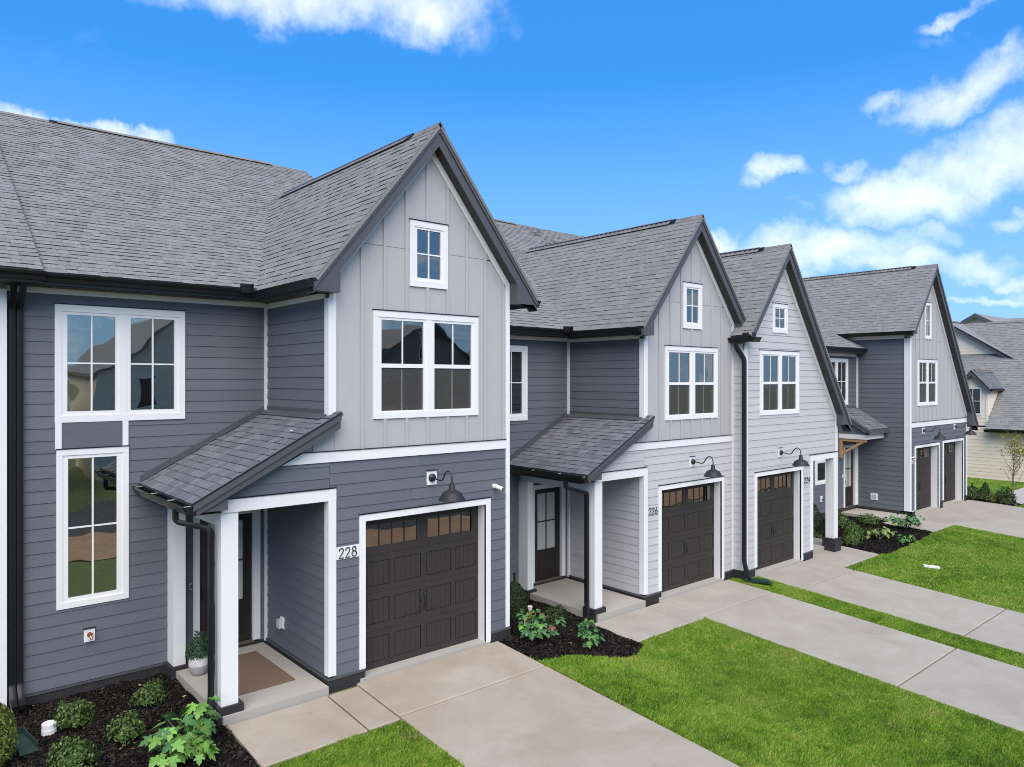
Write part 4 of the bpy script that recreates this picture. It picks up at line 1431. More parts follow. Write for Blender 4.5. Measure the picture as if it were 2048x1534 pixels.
# door bell and outlet
part("door_bell", MB().tube([(3.79, 2.295, 1.25), (3.79, 2.295, 1.36)], .024, 10), mat("grey_plastic", (.45, .45, .46), .4), HA)
part("bell_lens", MB().box(3.777, 3.803, 2.268, 2.272, 1.27, 1.33), DARKP, HA)
ob = part("outlet_plate", MB().box(5.025, 5.045, 1.57, 1.70, .52, .71), WPLAST, HA)
part("outlet_cover", MB().box(4.955, 5.024, 1.585, 1.685, .54, .68), mat("clear_plastic", (.62, .64, .66), .15), ob)
part("tape_strip", MB().box(4.57, 4.78, .27, .30, 3.86, 3.87), WPLAST, HA).matrix_local = Matrix.Identity(4)


# ------------------------------------------------------------------ townhouse 224
def townhouse_b():
    H = thing("townhouse", "light grey lap sided townhouse numbered 224 with one long sweeping roof side", "townhouse", (18.5, 1, -.3))
    RX, RZ, SLf, SRt = 17.93, 8.14, 1.26, 1.378
    lf = lambda z: max(16.2, RX - (RZ - .36 - z) / SLf)
    rf = lambda z: min(20.98, RX + (RZ - .36 - z) / SRt)
    wf = wall_plate(H, "wall", (0, 0, 0), (1, 0, 0), [(16.2, -.4), (19.55, -.4), (19.55, 2.6), (20.98, 2.6), (20.98, 3.45), (RX, RZ - .4), (16.2, 5.6)], back=.24)
    holes = [(16.65, 19.01, -1, 2.25), (16.89, 18.80, 3.745, 5.34), (17.50, 18.19, 5.87, 6.57), (19.48, 30, -1, 2.50)]
    siding(wf, (0, 0, 0), (1, 0, 0), -.10, 7.75, lf, rf, holes, SID_PALE)
    ws = wall_plate(H, "wall", (16.17, .33, 0), (0, -1, 0), [(0, -.4), (.32, -.4), (.32, 5.55), (0, 5.55)])
    siding(ws, (16.17, .33, 0), (0, -1, 0), -.10, 5.37, 0.0, .30, (), SID_PALE)
    part("wall", MB().box(19.50, 19.58, .26, 8, -.3, 5.6), SID_PALE, H)
    def P(name, m, *bs):
        mb = MB()
        for b in bs: mb.box(*b)
        return part(name, mb, m, H)
    P("corner_board", WHITE, (16.165, 16.285, -.034, -.001, -.08, 5.46), (16.135, 16.164, -.034, .035, -.08, 5.36))
    P("corner_board", WHITE, (20.94, 21.04, -.034, .05, 2.545, 3.66))
    P("frieze_board", WHITE, (16.13, 16.165, .035, .30, 5.365, 5.50))
    P("opening_trim", WHITE, (19.45, 19.59, -.034, .20, -.08, 2.38), (19.45, 21.05, -.035, .20, 2.381, 2.54))
    P("opening_flashing", GUTTER, (19.43, 21.06, -.05, -.001, 2.541, 2.556))
    P("column", WHITE, (20.80, 21.05, -.032, .214, .055, 2.38))
    P("plinth", FOUND, (20.74, 21.12, -.09, .28, -.5, .054))
    P("ceiling", SOFFIT, (19.6, 21.05, .2, 2.5, 2.42, 2.44))
    P("porch_slab", CONC_L, (19.60, 21.66, .22, 1.3, -.5, -.20))
    P("foundation", FOUND, (16.14, 16.66, -.022, .3, -.6, -.10), (19.02, 19.60, -.022, .3, -.6, -.10))
    P("water_table", FASCIA, (16.13, 16.655, -.034, -.0225, -.135, -.098), (19.03, 19.61, -.034, -.0225, -.135, -.098))
    window(H, 0, 16.86, 18.83, 3.715, 5.37, [(17.03, 17.76), (17.95, 18.67)], 3.84, 5.24, "hung", inside="curtain")
    window(H, 0, 17.47, 18.22, 5.84, 6.60, [(17.61, 18.08)], 5.98, 6.47, "casement")
    garage_door(H, 0, 16.62, 19.04, -.285, 2.285, trim_bottom=-.09)
    P("apron", CONC_L, (16.64, 19.02, -.03, .3, -.5, -.258))
    house_number(H, 0, 19.055, 19.44, 1.78, 1.98, "224", 19.10, .145, False)
    roof = Roof(H)
    sm = .585; yv = lambda z: 2.25 + (z - 5.815) / sm
    xe = 16.0; ze = RZ - SLf * (RX - xe); k = math.sqrt(1 + SLf ** 2)
    Lr = (RX - xe) * k; Lm = (16.34 - xe) * k
    roof.plane((xe, 0, ze), (0, -1, 0), (1, 0, SLf), [[(-.30, 0), (.285, 0), (.285, Lm), (-.30, Lm)], [(-yv(6.14), Lm), (.285, Lm), (.285, Lr), (-yv(RZ), Lr)]])
    xr = 21.42; zr = RZ - SRt * (xr - RX); kr = math.sqrt(1 + SRt ** 2); L2 = (xr - RX) * kr; L1 = L2 * (6.02 - zr) / (RZ - zr)
    roof.plane((xr, 0, zr), (0, 1, 0), (-1, 0, SRt), [[(-.285, 0), (2.58, 0), (2.58, L1), (-.285, L1)], [(-.285, L1), (2.58, L1), (yv(RZ), L2), (-.285, L2)]], shingle=False)
    roof.finish(0)
    roof.ridge((RX, -.285, RZ + .006), (RX, yv(RZ), RZ + .006), (-1, 0, -SLf), (1, 0, -SRt), inset=.75)
    rake(H, 16.2, 21, RX, RZ, 16.06, xr, SLf, SRt, -.25, 0, 16.28, 20.95, bottomL=5.66, bottomR=3.33)
    gutter(H, (16.03, .29, 5.655), (16.03, -.27, 5.655), (-1, 0, 0))
    gutter(H, (16.03, -.262, 5.655), (16.33, -.262, 5.655), (0, -1, 0), m=mat("gutter_lit_tone", (.03, .022, .02), .3))  # same black gutter; browner tone paints how this front face is lit
    P("splash_guard", GUTTER, (15.90, 15.906, -.30, -.12, 5.66, 5.76), (15.90, 16.06, -.395, -.389, 5.66, 5.76))
    gutter(H, (21.40, -.26, 3.40), (21.40, 2.5, 3.40), (1, 0, 0))
    downspout(H, [(15.97, .10, 5.55), (15.97, .10, 5.44), (16.085, -.06, 5.12), (16.085, -.06, .17), (16.03, -.14, .0), (16.05, -.22, -.22), (16.16, -.30, -.27)], .044, .05, ref=(0, 1, 0))
    downspout(H, [(21.12, .30, 3.30), (21.12, .30, 3.1), (21.10, .12, 2.9), (21.10, .12, .10)], .036, .036, ref=(0, 1, 0))
    P("back_wall", SHEATH, (16.2, 21, 8, 8.1, -.2, 6))
    return H


HC = townhouse_b()


# ------------------------------------------------------------------ townhouse 222
def townhouse_c():
    H = thing("townhouse", "farthest dark townhouse numbered 222 with two garage doors and batten gable", "townhouse", (28, 2, -.3))
    Y0 = .70
    RX, RZ, SLf, SRt = 29.95, 8.94, 1.19, 1.375
    gz_ = lambda x: RZ - .34 - (SLf * (RX - x) if x < RX else SRt * (x - RX))
    def P(name, m, *bs):
        mb = MB()
        for b in bs: mb.box(*b)
        return part(name, mb, m, H)
    wm = wall_plate(H, "wall", (0, 2.6, 0), (1, 0, 0), [(19.6, -.5), (28.3, -.5), (28.3, 5.66), (19.6, 5.66)], back=.16)
    siding(wm, (19.6, 2.6, 0), (1, 0, 0), -.10, 5.50, 0, 8.45, [(25.62 - 19.6, 27.34 - 19.6, 3.73, 5.38), (24.88 - 19.6, 26.37 - 19.6, .95, 1.79), (27.04 - 19.6, 28.2 - 19.6, -1, 2.18)], SID_DARK, joint=3.2)
    wc = wall_plate(H, "wall", (28.1, 2.6, 0), (0, -1, 0), [(-1.0, -.4), (1.88, -.4), (1.88, 6.3), (-1.0, 6.3)])
    siding(wc, (28.1, 2.6, 0), (0, -1, 0), -.13, 6.12, .03, 1.74, (), SID_DARK)
    wf = wall_plate(H, "wall", (0, Y0, 0), (1, 0, 0), [(28.12, -.3), (33.85, -.3), (33.85, gz_(33.85)), (RX, gz_(RX)), (28.12, gz_(28.12))], back=.36)
    siding(wf, (28.1, Y0, 0), (1, 0, 0), -.13, 2.90, .09, 5.68, [(.44, 2.76, -1, 2.20), (3.15, 5.36, -1, 2.24)], SID_DARK)
    hs = [(28.81, 30.64, 3.70, 5.35), (29.51, 30.06, 6.185, 7.485)]
    panels_and_battens(H, Y0, 28.18, 33.75, 3.09, lambda x: gz_(x) + .10, [28.2 + .4 * k for k in range(1, 14)], hs, 6.1, RX)
    P("corner_board", WHITE, (28.09, 28.195, Y0 - .034, Y0 - .001, -.11, 6.14), (28.065, 28.099, Y0 - .033, Y0 + .17, -.11, 6.12))
    P("corner_board", WHITE, (33.78, 33.87, Y0 - .034, Y0 + .03, -.11, 3.10))
    P("corner_board", WHITE, (28.05, 28.098, 2.52, 2.582, -.10, 5.50))
    P("band_board", WHITE, (28.195, 33.78, Y0 - .036, Y0 - .001, 2.895, 3.075)); P("band_flashing", GUTTER, (28.195, 33.78, Y0 - .05, Y0 - .001, 3.076, 3.09))
    P("frieze_board", WHITE, (19.6, 28.05, 2.563, 2.599, 5.495, 5.60)); P("frieze_board", WHITE, (28.064, 28.099, Y0 + .17, 3.1, 6.12, 6.25))
    P("foundation", FOUND, (19.6, 28.3, 2.575, 2.7, -.6, -.105), (28.07, 28.3, Y0 - .022, 2.6, -.6, -.13), (28.07, 28.56, Y0 - .022, 1.0, -.6, -.13), (30.88, 31.23, Y0 - .022, 1.0, -.6, -.05), (33.48, 33.9, Y0 - .022, 1.0, -.6, -.10))
    P("water_table", WHITE, (28.20, 28.53, Y0 - .034, Y0 - .0225, -.14, -.118))
    window(H, 2.6, 25.59, 27.37, 3.70, 5.41, [(25.75, 26.38), (26.58, 27.21)], 3.86, 5.27, "casement")
    window(H, 2.6, 24.85, 26.40, .92, 1.82, [(25.03, 25.57), (25.67, 26.22)], 1.06, 1.68, "plain")
    window(H, Y0, 28.78, 30.67, 3.67, 5.38, [(28.95, 29.62), (29.83, 30.50)], 3.80, 5.25, "hung", inside="blind")
    window(H, Y0, 29.48, 30.09, 6.155, 7.515, [(29.60, 29.97)], 6.28, 7.39, "casement")
    garage_door(H, Y0, 28.51, 30.89, -.285, 2.235, trim_bottom=-.11, recess=.26)
    garage_door(H, Y0, 31.22, 33.49, -.285, 2.275, trim_bottom=-.04, recess=.26)
    P("apron", CONC_L, (28.53, 30.87, Y0 - .03, 1.1, -.5, -.258), (31.24, 33.47, Y0 - .03, 1.1, -.5, -.258))
    entry_door(H, 2.6, 27.12, 27.94, -.10, 2.10)
    house_number(H, Y0, 28.20, 28.505, 1.60, 1.84, "222", 28.225, .15, True)
    P("hose_block", WHITE, (25.22, 25.36, 2.555, 2.585, .30, .50))
    tap = MB(); tap.tube([(25.30, 2.56, .40), (25.31, 2.49, .39), (25.32, 2.46, .36)], .02, 6); part("tap", tap, BLACKM, H)
    vent = P("dryer_vent", WPLAST, (28.05, 28.085, 1.80, 2.05, .16, .40))
    for kk in range(3): part("louvre", MB().box(28.035, 28.049, 1.84, 2.01, .20 + kk * .06, .235 + kk * .06), mat("grey_plastic", (.45, .45, .46), .4), vent)
    # porch slab and canopy
    P("porch_slab", CONC_L, (26.78, 28.08, .74, 2.57, -.6, -.235))
    P("door_bell", WPLAST, (26.92, 26.96, 2.56, 2.585, 1.02, 1.14))
    zt = lambda y: 2.86 + .60 * (y - 1.40)
    roof = Roof(H)
    kk = math.sqrt(1 + .36)
    roof.plane((26.48, 1.40, 2.86), (1, 0, 0), (0, 1, .60), [[(0, 0), (1.60, 0), (1.60, 1.16 * kk), (0, 1.16 * kk)]], SHINGLE_D, name="canopy_roof")
    cf = MB()
    cf.box(26.50, 28.06, 1.40, 1.425, 2.69, 2.835)
    cf.prism([(26.49, 1.40, 2.835), (26.49, 2.56, zt(2.56) - .03), (26.49, 2.56, zt(2.56) - .17), (26.49, 1.40, 2.69)], (.022, 0, 0))
    part("fascia", cf, FASCIA, H)
    gutter(H, (26.50, 1.398, 2.835), (28.06, 1.398, 2.835), (0, -1, 0), m=FASCIA) if False else None
    part("rake_frieze", MB().prism([(26.60, 1.60, 2.80), (26.60, 2.56, zt(2.56) - .17), (26.60, 2.56, zt(2.56) - .25), (26.60, 1.60, 2.72)], (.03, 0, 0)), WHITE, H)
    part("canopy_side", MB().prism([(26.635, 1.62, 2.66), (26.635, 2.58, 2.66), (26.635, 2.58, zt(2.58) - .08), (26.635, 1.62, 2.90)], (.03, 0, 0)), SID_DARK, H)
    P("canopy_beam", WHITE, (26.63, 28.06, 1.58, 2.58, 2.49, 2.66))
    br = thing_part = MB()
    br.box(26.66, 26.76, 2.48, 2.575, 1.78, 2.488); br.box(26.66, 26.76, 1.62, 2.48, 2.39, 2.488)
    br.prism([(26.67, 2.48, 1.88), (26.67, 2.48, 2.00), (26.67, 1.82, 2.39), (26.67, 1.70, 2.39), (26.67, 1.70, 2.37)], (.08, 0, 0))
    part("bracket", br, WOOD, H)
    P("wall_flashing", FASCIA, (26.46, 28.06, 2.565, 2.585, 3.52, 3.60))
    # roofs
    sm = .585; cm = 1 / math.sqrt(1 + sm * sm)
    Ye, Yr = 2.22, 9.64
    zm = lambda y: 5.815 + sm * (y - 2.25); yv = lambda z: 2.25 + (z - 5.815) / sm; t = lambda y: (y - Ye) / cm
    roof.plane((0, Ye, zm(Ye)), (1, 0, 0), (0, 1, sm), [[(20.0, 0), (28.05, 0), (28.05, t(yv(6.3))), (20.0, t(yv(6.3)))], [(17.0, t(yv(6.3))), (31, t(yv(6.3))), (31, t(Yr)), (17.0, t(Yr))]])
    roof.plane((0, 2 * Yr - Ye, zm(Ye)), (-1, 0, 0), (0, -1, sm), [[(-31, 0), (-17, 0), (-17, t(Yr)), (-31, t(Yr))]], shingle=False)
    xe = 27.79; ze = RZ - SLf * (RX - xe); Lr = (RX - xe) * math.sqrt(1 + SLf ** 2)
    roof.plane((xe, 0, ze), (0, -1, 0), (1, 0, SLf), [[(-yv(ze), 0), (-.415, 0), (-.415, Lr), (-yv(RZ), Lr)]])
    xr = 34.45; zr = RZ - SRt * (xr - RX); L2 = (xr - RX) * math.sqrt(1 + SRt ** 2)
    roof.plane((xr, 0, zr), (0, 1, 0), (-1, 0, SRt), [[(.415, 0), (7.5, 0), (7.5, L2), (.415, L2)]], shingle=False)
    roof.finish(0)
    roof.ridge((RX, .415, RZ + .006), (RX, yv(RZ), RZ + .006), (-1, 0, -SLf), (1, 0, -SRt), inset=.75)
    rake(H, 28.1, 33.85, RX, RZ, xe, xr, SLf, SRt, .45, Y0, 28.16, 33.80, bottomL=6.27, bottomR=2.74)
    gutter(H, (27.81, 3.15, 6.36), (27.81, .47, 6.36), (-1, 0, 0))
    gutter(H, (20.5, 2.25, 5.78), (28.0, 2.25, 5.78), (0, -1, 0))
    gutter(H, (34.44, .47, 2.78), (34.44, 6, 2.78), (1, 0, 0))
    P("soffit", SOFFIT, (20, 28.06, 2.26, 2.56, 5.605, 5.62), (27.82, 28.06, .72, 3.2, 6.255, 6.27))
    P("fascia", FASCIA, (20, 28.06, 2.252, 2.272, 5.61, 5.79), (27.812, 27.832, .47, 3.2, 6.25, 6.38))
    P("back_wall", SHEATH, (19.6, 33.8, 9.9, 10, -.4, 5.8)); P("wall", SID_DARK, (33.83, 33.87, Y0 + .05, 10, -.4, 2.9))
    return H


HD = townhouse_c()

# ------------------------------------------------------------------ house to the left, only its edge in view
HL = thing("townhouse", "white trimmed edge of the next townhouse at the far left", "townhouse", (-1, 3, 0))
wl = wall_plate(HL, "wall", (0, 2.25, 0), (1, 0, 0), [(-6, -.2), (1.33, -.2), (1.33, 5.95), (-6, 5.95)])
siding(wl, (-6, 2.25, 0), (1, 0, 0), .17, 5.85, 4.5, 7.22, (), SID_PALE)
part("corner_board", MB().box(1.20, 1.338, 2.214, 2.36, .1, 5.86), WHITE, HL)
part("frieze_board", MB().box(-1.5, 1.20, 2.215, 2.249, 5.85, 5.93), WHITE, HL)
part("foundation", MB().box(-6, 1.32, 2.23, 2.35, -.3, .165), FOUND, HL)
rl = Roof(HL)
cm_ = 1 / math.sqrt(1 + .585 ** 2)
rl.plane((0, 1.80, 6.112), (1, 0, 0), (0, 1, .585), [[(-2.5, 0), (1.71, 0), (1.71, 7.54 / cm_), (-2.5, 7.54 / cm_)]])
rl.plane((0, 1.80 + 2 * 7.54, 6.112), (-1, 0, 0), (0, -1, .585), [[(-1.71, 0), (2.5, 0), (2.5, 7.54 / cm_), (-1.71, 7.54 / cm_)]], shingle=False)
rl.finish(40)
rl.ridge((-2.5, 9.34, 10.53), (1.71, 9.34, 10.53), (0, -1, -.585), (0, 1, -.585), inset=.9)
gutter(HL, (-2.5, 1.83, 6.085), (1.73, 1.83, 6.085), (0, -1, 0))
part("fascia", MB().box(-2.5, 1.70, 1.832, 1.852, 5.94, 6.09), FASCIA, HL)
part("soffit", MB().box(-2.5, 1.72, 1.852, 2.24, 5.935, 5.95), SOFFIT, HL)
part("drip_edge", MB().prism([(1.71, 1.80, 6.05), (1.71, 9.34, 6.05 + .585 * 7.54), (1.71, 9.34, 6.125 + .585 * 7.54), (1.71, 1.80, 6.125)], (.008, 0, 0)), FASCIA, HL)


# ------------------------------------------------------------------ cream house on the right
def cream_house():
    H = thing("house", "cream sided house with grey shingle roof and small dormer at right", "house", (42, 0, -.4))
    XW = 42.0
    P = lambda name, m, *bs: part(name, [mb.box(*b) for mb in [MB()] for b in bs][-1] if len(bs) == 1 else _boxes(bs), m, H)
    k = .85
    zr = lambda x: 2.22 + k * (x - 41.5)
    YL, YRt = 14.0, -6.0
    w = wall_plate(H, "wall", (XW, YL, 0), (0, -1, 0), [(0, -.7), (YL - YRt, -.7), (YL - YRt, 2.3), (0, 2.3)])
    siding(w, (XW, YL, 0), (0, -1, 0), -.33, 2.25, 6, YL - YRt, (), SID_CREAM, joint=4.5)
    part("foundation", MB().box(XW - .02, XW + .2, YRt, YL, -1.2, -.34), FOUND, H)
    part("water_table", MB().box(XW - .04, XW - .021, YRt, YL, -.385, -.335), WHITE, H)
    # dormer wall rising flush from the wall below
    yc, hw = 2.97, .66
    wd = wall_plate(H, "dormer_wall", (XW, yc + hw, 0), (0, -1, 0), [(0, 2.2), (2 * hw, 2.2), (2 * hw, 4.15), (hw, 4.95), (0, 4.15)])
    siding(wd, (XW, yc + hw, 0), (0, -1, 0), -.33 + 15 * EXPO, 4.9, lambda z: max(0, (z - 4.15) / 1.15), lambda z: min(2 * hw, 2 * hw - (z - 4.15) / 1.15), [(hw - .43, hw + .43, 2.86, 4.26)], SID_CREAM)
    siding(wd, (XW, yc - hw, 0), (1, 0, 0), 2.85, 4.05, 0, lambda z: max(.05, (z - 2.7) / k + .05), (), SID_CREAM)
    c = MB()
    x0, x1 = yc - .42, yc + .42
    def q(mb, ya, yb, xa, xb, za, zb): mb.box(XW + xa, XW + xb, ya, yb, za, zb)
    q(c, x0, x1, -.04, .02, 4.18, 4.28); q(c, x0, x1, -.04, .02, 2.84, 2.94); q(c, x0, x0 + .09, -.04, .02, 2.94, 4.18); q(c, x1 - .09, x1, -.04, .02, 2.94, 4.18)
    q(c, yc - hw - .03, yc - hw + .07, -.035, .0, 2.3, 4.1)
    win = part("window", c, WHITE, H)
    mu = MB(); q(mu, yc - .012, yc + .012, -.02, .0, 2.94, 4.18); q(mu, x0 + .09, x1 - .09, -.02, .0, 3.55, 3.575); part("muntin", mu, WPLAST, win)
    pn = MB(); q(pn, x0 + .09, x1 - .09, .004, .01, 2.94, 4.18); part("pane", pn, GLASS, win)
    roof = Roof(H)
    kk = math.sqrt(1 + k * k)
    # main roof, right of the dormer and above it
    e = (0, -1, 0); s = (1, 0, k)
    O = (41.5, 0, 2.22)
    Lt = 6.7 * kk
    ud = (XW + .05 - 41.5) * kk
    roof.plane(O, e, s, [[(-(yc - hw) + .02, 0), (7, 0), (7, Lt), (-(yc - hw) + .02, Lt)], [(-8, 1.75 * kk), (-(yc - hw) + .02, 1.75 * kk), (-(yc - hw) + .02, Lt), (-8, Lt)]])
    roof.plane((41.5 + 13.4, 0, 2.22), (0, 1, 0), (-1, 0, k), [[(-7, 0), (8, 0), (8, Lt), (-7, Lt)]], shingle=False)
    # dormer roof
    sd = 1.15; kd = math.sqrt(1 + sd * sd); ov = .16
    ap = 5.13; ez = ap - sd * (hw + ov)
    xb = lambda z: 41.5 + (z - 2.22) / k
    roof.plane((0, yc - hw - ov, ez), (1, 0, 0), (0, 1, sd), [[(XW - .25, 0), (xb(ez), 0), (xb(ap), (hw + ov) * kd), (XW - .25, (hw + ov) * kd)]], SHINGLE_D)
    roof.plane((0, yc + hw + ov, ez), (-1, 0, 0), (0, -1, sd), [[(-xb(ez), 0), (-XW + .25, 0), (-XW + .25, (hw + ov) * kd), (-xb(ap), (hw + ov) * kd)]], SHINGLE_D, shingle=False)
    f = MB()
    for sg in (-1, 1):
        f.prism([(XW - .25, yc, ap - .03), (XW - .25, yc + sg * (hw + ov), ez - .03), (XW - .25, yc + sg * (hw + ov), ez - .26), (XW - .25, yc, ap - .27)], (.03, 0, 0))
    part("rake_fascia", f, FASCIA, H)
    gutter(H, (XW - .2, yc - hw - ov + .01, ez - .02), (xb(ez) - .1, yc - hw - ov + .01, ez - .02), (0, -1, 0))
    gutter(H, (41.52, yc - hw, 2.17), (41.52, -7, 2.17), (-1, 0, 0))
    part("soffit", MB().box(41.53, 41.98, -7, yc - hw, 2.08, 2.10), SOFFIT, H)
    # upper cross gable
    XG = 46.0; gy, gzt, gs = 5.55, 8.0, .66
    gp = lambda y: gzt - gs * abs(y - gy)
    yr = 2.0
    wg = wall_plate(H, "gable_wall", (XG, 9.0, 0), (0, -1, 0), [(0, 5.9), (7.0 - .1, 5.9), (7.0 - .1, gp(2.1) - .05), (9 - gy, gzt - .12), (0, gp(9.0) - .05)], back=.05)
    siding(wg, (XG, 9.0, 0), (0, -1, 0), 6.05, 7.8, lambda z: 9.0 - (gy + (gzt - .2 - z) / gs), lambda z: 9.0 - (gy - (gzt - .2 - z) / gs), (), SID_CREAM)
    part("gable_sill", MB().box(XG - .05, XG + .05, 2.6, 9.0, 5.97, 6.04), FASCIA, H)
    for sg in (-1, 1):
        yy = gy + sg * (gy - yr)
        f = MB().prism([(XG - .3, gy, gzt - .03), (XG - .3, yy, gp(yy) - .03), (XG - .3, yy, gp(yy) - .27), (XG - .3, gy, gzt - .27)], (.03, 0, 0))
        part("rake_fascia", f, FASCIA, H)
    kg = math.sqrt(1 + gs * gs); Lg = (gy - yr) * kg
    roof.plane((0, yr, gp(yr)), (1, 0, 0), (0, 1, gs), [[(XG - .3, 0), (xb(gp(yr)) + .05, 0), (xb(gzt), Lg), (XG - .3, Lg)]])
    roof.plane((0, 2 * gy - yr, gp(yr)), (-1, 0, 0), (0, -1, gs), [[(-xb(gzt), 0), (-XG + .3, 0), (-XG + .3, Lg), (-xb(gzt), Lg)]], shingle=False)
    roof.finish(0)
    roof.ridge((41.5 + 6.7, -7, 2.22 + k * 6.7), (41.5 + 6.7, 8, 2.22 + k * 6.7), (-1, 0, -k), (1, 0, -k), inset=4)
    roof.ridge((XG - .3, gy, gzt + .01), (xb(gzt), gy, gzt + .01), (0, -1, -gs), (0, 1, -gs), inset=.3)
    roof.ridge((XW - .25, yc, ap + .006), (xb(ap), yc, ap + .006), (0, -1, -sd), (0, 1, -sd), inset=.25)
    return H


def _boxes(bs):
    mb = MB()
    for b in bs: mb.box(*b)
    return mb


cream_house()

# a roof farther back, just its gable over the cream house
FH = thing("house", "distant grey gabled roof showing above the cream house", "house", (70, 6, -1))
part("wall", MB().box(66.3, 78, 7.4, 13.0, -1, 8.2).prism([(66.3, 7.4, 8.2), (66.3, 13.0, 8.2), (66.3, 10.2, 9.75)], (.3, 0, 0)), SID_CREAM, FH)
part("wall", MB().box(68.5, 78, -14, 7.4, -1, 7.6), SID_CREAM, FH)
fr_ = MB()
for sg in (-1, 1):
    fr_.prism([(65.9, 10.2, 9.95), (65.9, 10.2 + sg * 3.3, 8.0), (65.9, 10.2 + sg * 3.3, 7.8), (65.9, 10.2, 9.75)], (8, 0, 0))
part("roof", fr_, SHINGLE, FH)
part("roof", MB().prism([(68, -14, 7.5), (72.5, -14, 9.86), (77, -14, 7.5)], (0, 24, 0)), SHINGLE, FH)
part("rake_fascia", MB().prism([(65.8, 6.9, 7.95), (65.8, 10.2, 9.92), (65.8, 13.5, 7.95), (65.8, 13.5, 7.65), (65.8, 10.2, 9.6), (65.8, 6.9, 7.65)], (.08, 0, 0)), FASCIA, FH)


# ------------------------------------------------------------------ things on the walls
def barn_lamp(label, x, y, z, group="barn lamps over the garage doors"):
    T = thing("wall_lamp", label, "lamp", (x, y, z), group)
    bl = part("mounting_block", MB().box(x - .095, x + .095, y - .034, y - .004, z - .115, z + .115), WHITE, T)
    part("block_flashing", MB().box(x - .10, x + .10, y - .05, y - .004, z + .116, z + .128), GUTTER, T)
    cp = MB()
    M = Matrix.Rotation(PI / 2, 4, 'X')
    pr = [(.0, .052), (.03, .05), (.055, .04), (.068, .018), (.07, 0)]
    n = 20
    vs = [(x + r * math.cos(2 * PI * k / n), y - .034 - h, z + r * math.sin(2 * PI * k / n)) for r, h in pr for k in range(n)]
    cp.add(vs, [(i * n + k, i * n + (k + 1) % n, (i + 1) * n + (k + 1) % n, (i + 1) * n + k) for i in range(len(pr) - 1) for k in range(n)])
    part("canopy", cp, BLACKM, T, smooth=True)
    pts = [(0, -.03, 0), (0, -.12, -.005), (0, -.20, -.015), (0, -.27, -.022), (0, -.32, -.008), (0, -.36, .035), (0, -.395, .09), (0, -.44, .135), (0, -.495, .15), (0, -.545, .128), (0, -.575, .08), (0, -.585, .02), (0, -.585, -.05)]
    P = [Vector(p) for p in pts]
    sm = []
    for i in range(len(P) - 1):
        p0, p1, p2, p3 = P[max(i - 1, 0)], P[i], P[i + 1], P[min(i + 2, len(P) - 1)]
        for t in (0, .33, .66):
            sm.append(.5 * ((2 * p1) + (p2 - p0) * t + (2 * p0 - 5 * p1 + 4 * p2 - p3) * t * t + (3 * p1 - p0 - 3 * p2 + p3) * t ** 3))
    sm.append(P[-1])
    part("gooseneck", MB().tube([Vector((x, y, z)) + p for p in sm], .0125, 10, up=Vector((1, 0, 0))), BLACKM, T, smooth=True)
    pr = [(.0, -.025), (.034, -.025), (.037, -.03), (.052, -.125), (.060, -.135), (.062, -.140), (.115, -.160), (.145, -.18), (.167, -.213), (.203, -.277), (.214, -.288), (.216, -.295), (.209, -.295), (.160, -.22), (.14, -.19), (.06, -.152), (.0, -.15)]
    sh = part("lamp_shade", MB().lathe(pr, (x, y - .585, z), 36), SHADE_M, T, smooth=True)
    part("bulb", MB().lathe([(.0, -.155), (.02, -.158), (.022, -.19), (.032, -.22), (.028, -.25), (.0, -.262)], (x, y - .585, z), 14), mat("bulb_glass", (.75, .73, .68), .2), T, smooth=True)
    return T


barn_lamp("black barn lamp over the nearest garage door, on the dark grey wall", 6.86, 0, 3.01)
barn_lamp("black barn lamp on light grey lap siding directly under a batten gable band", 14.43, .30, 2.705)
barn_lamp("black barn lamp just right of the long black downspout, between two garage doors", 17.86, 0, 2.72)
barn_lamp("black barn lamp over the left garage door of the farthest dark townhouse", 29.30, .70, 2.75)
barn_lamp("black barn lamp over the right garage door of the farthest dark townhouse", 32.50, .70, 2.77)

CM = thing("security_camera", "white bullet security camera on the dark wall right of the barn lamp", "camera", (8.2, 0, 2.74))
part("base", MB().tube([(8.18, -.017, 2.75), (8.18, -.045, 2.75)], .04, 16, up=Vector((1, 0, 0))), WPLAST, CM, smooth=False)
part("arm", MB().tube([(8.18, -.04, 2.75), (8.20, -.09, 2.74)], .018, 10), WPLAST, CM)
part("body", MB().tube([(8.18, -.07, 2.755), (8.235, -.19, 2.705)], .036, 16), WPLAST, CM)
part("lens", MB().tube([(8.2352, -.1905, 2.7048), (8.237, -.194, 2.7032)], .028, 16), DARKP, CM)

# doormat
dm = MB()
for i in range(1): dm.box(3.86, 4.72, .44, 1.95, .1205, .138)
solo("doormat", dm, MATM, "large brown doormat on the nearest porch slab", "doormat", (4.3, 1.2, .12))


# ------------------------------------------------------------------ plants
def leaves(centers, normals, size, aspect=.5, bend=.25, jitter=.35):
    """folded leaf quads: returns (k,4,3)"""
    n = len(centers)
    nr = normals / np.maximum(np.linalg.norm(normals, axis=1, keepdims=True), 1e-6)
    rnd = RNG.normal(0, 1, (n, 3))
    t = rnd - (rnd * nr).sum(1, keepdims=True) * nr
    t += np.array([0, 0, .6]); t = t / np.linalg.norm(t, axis=1, keepdims=True)
    nn = nr + RNG.normal(0, jitter, (n, 3))
    b = np.cross(nn, t); b /= np.maximum(np.linalg.norm(b, axis=1, keepdims=True), 1e-6)
    s = (size * RNG.uniform(.7, 1.3, n))[:, None]
    base = centers - t * s * .5; tip = centers + t * s * .5
    mid1 = centers + b * s * aspect * .5 + nr * s * bend * RNG.uniform(-.3, 1, (n, 1)); mid2 = centers - b * s * aspect * .5
    return np.stack([base, mid1, tip, mid2], 1)


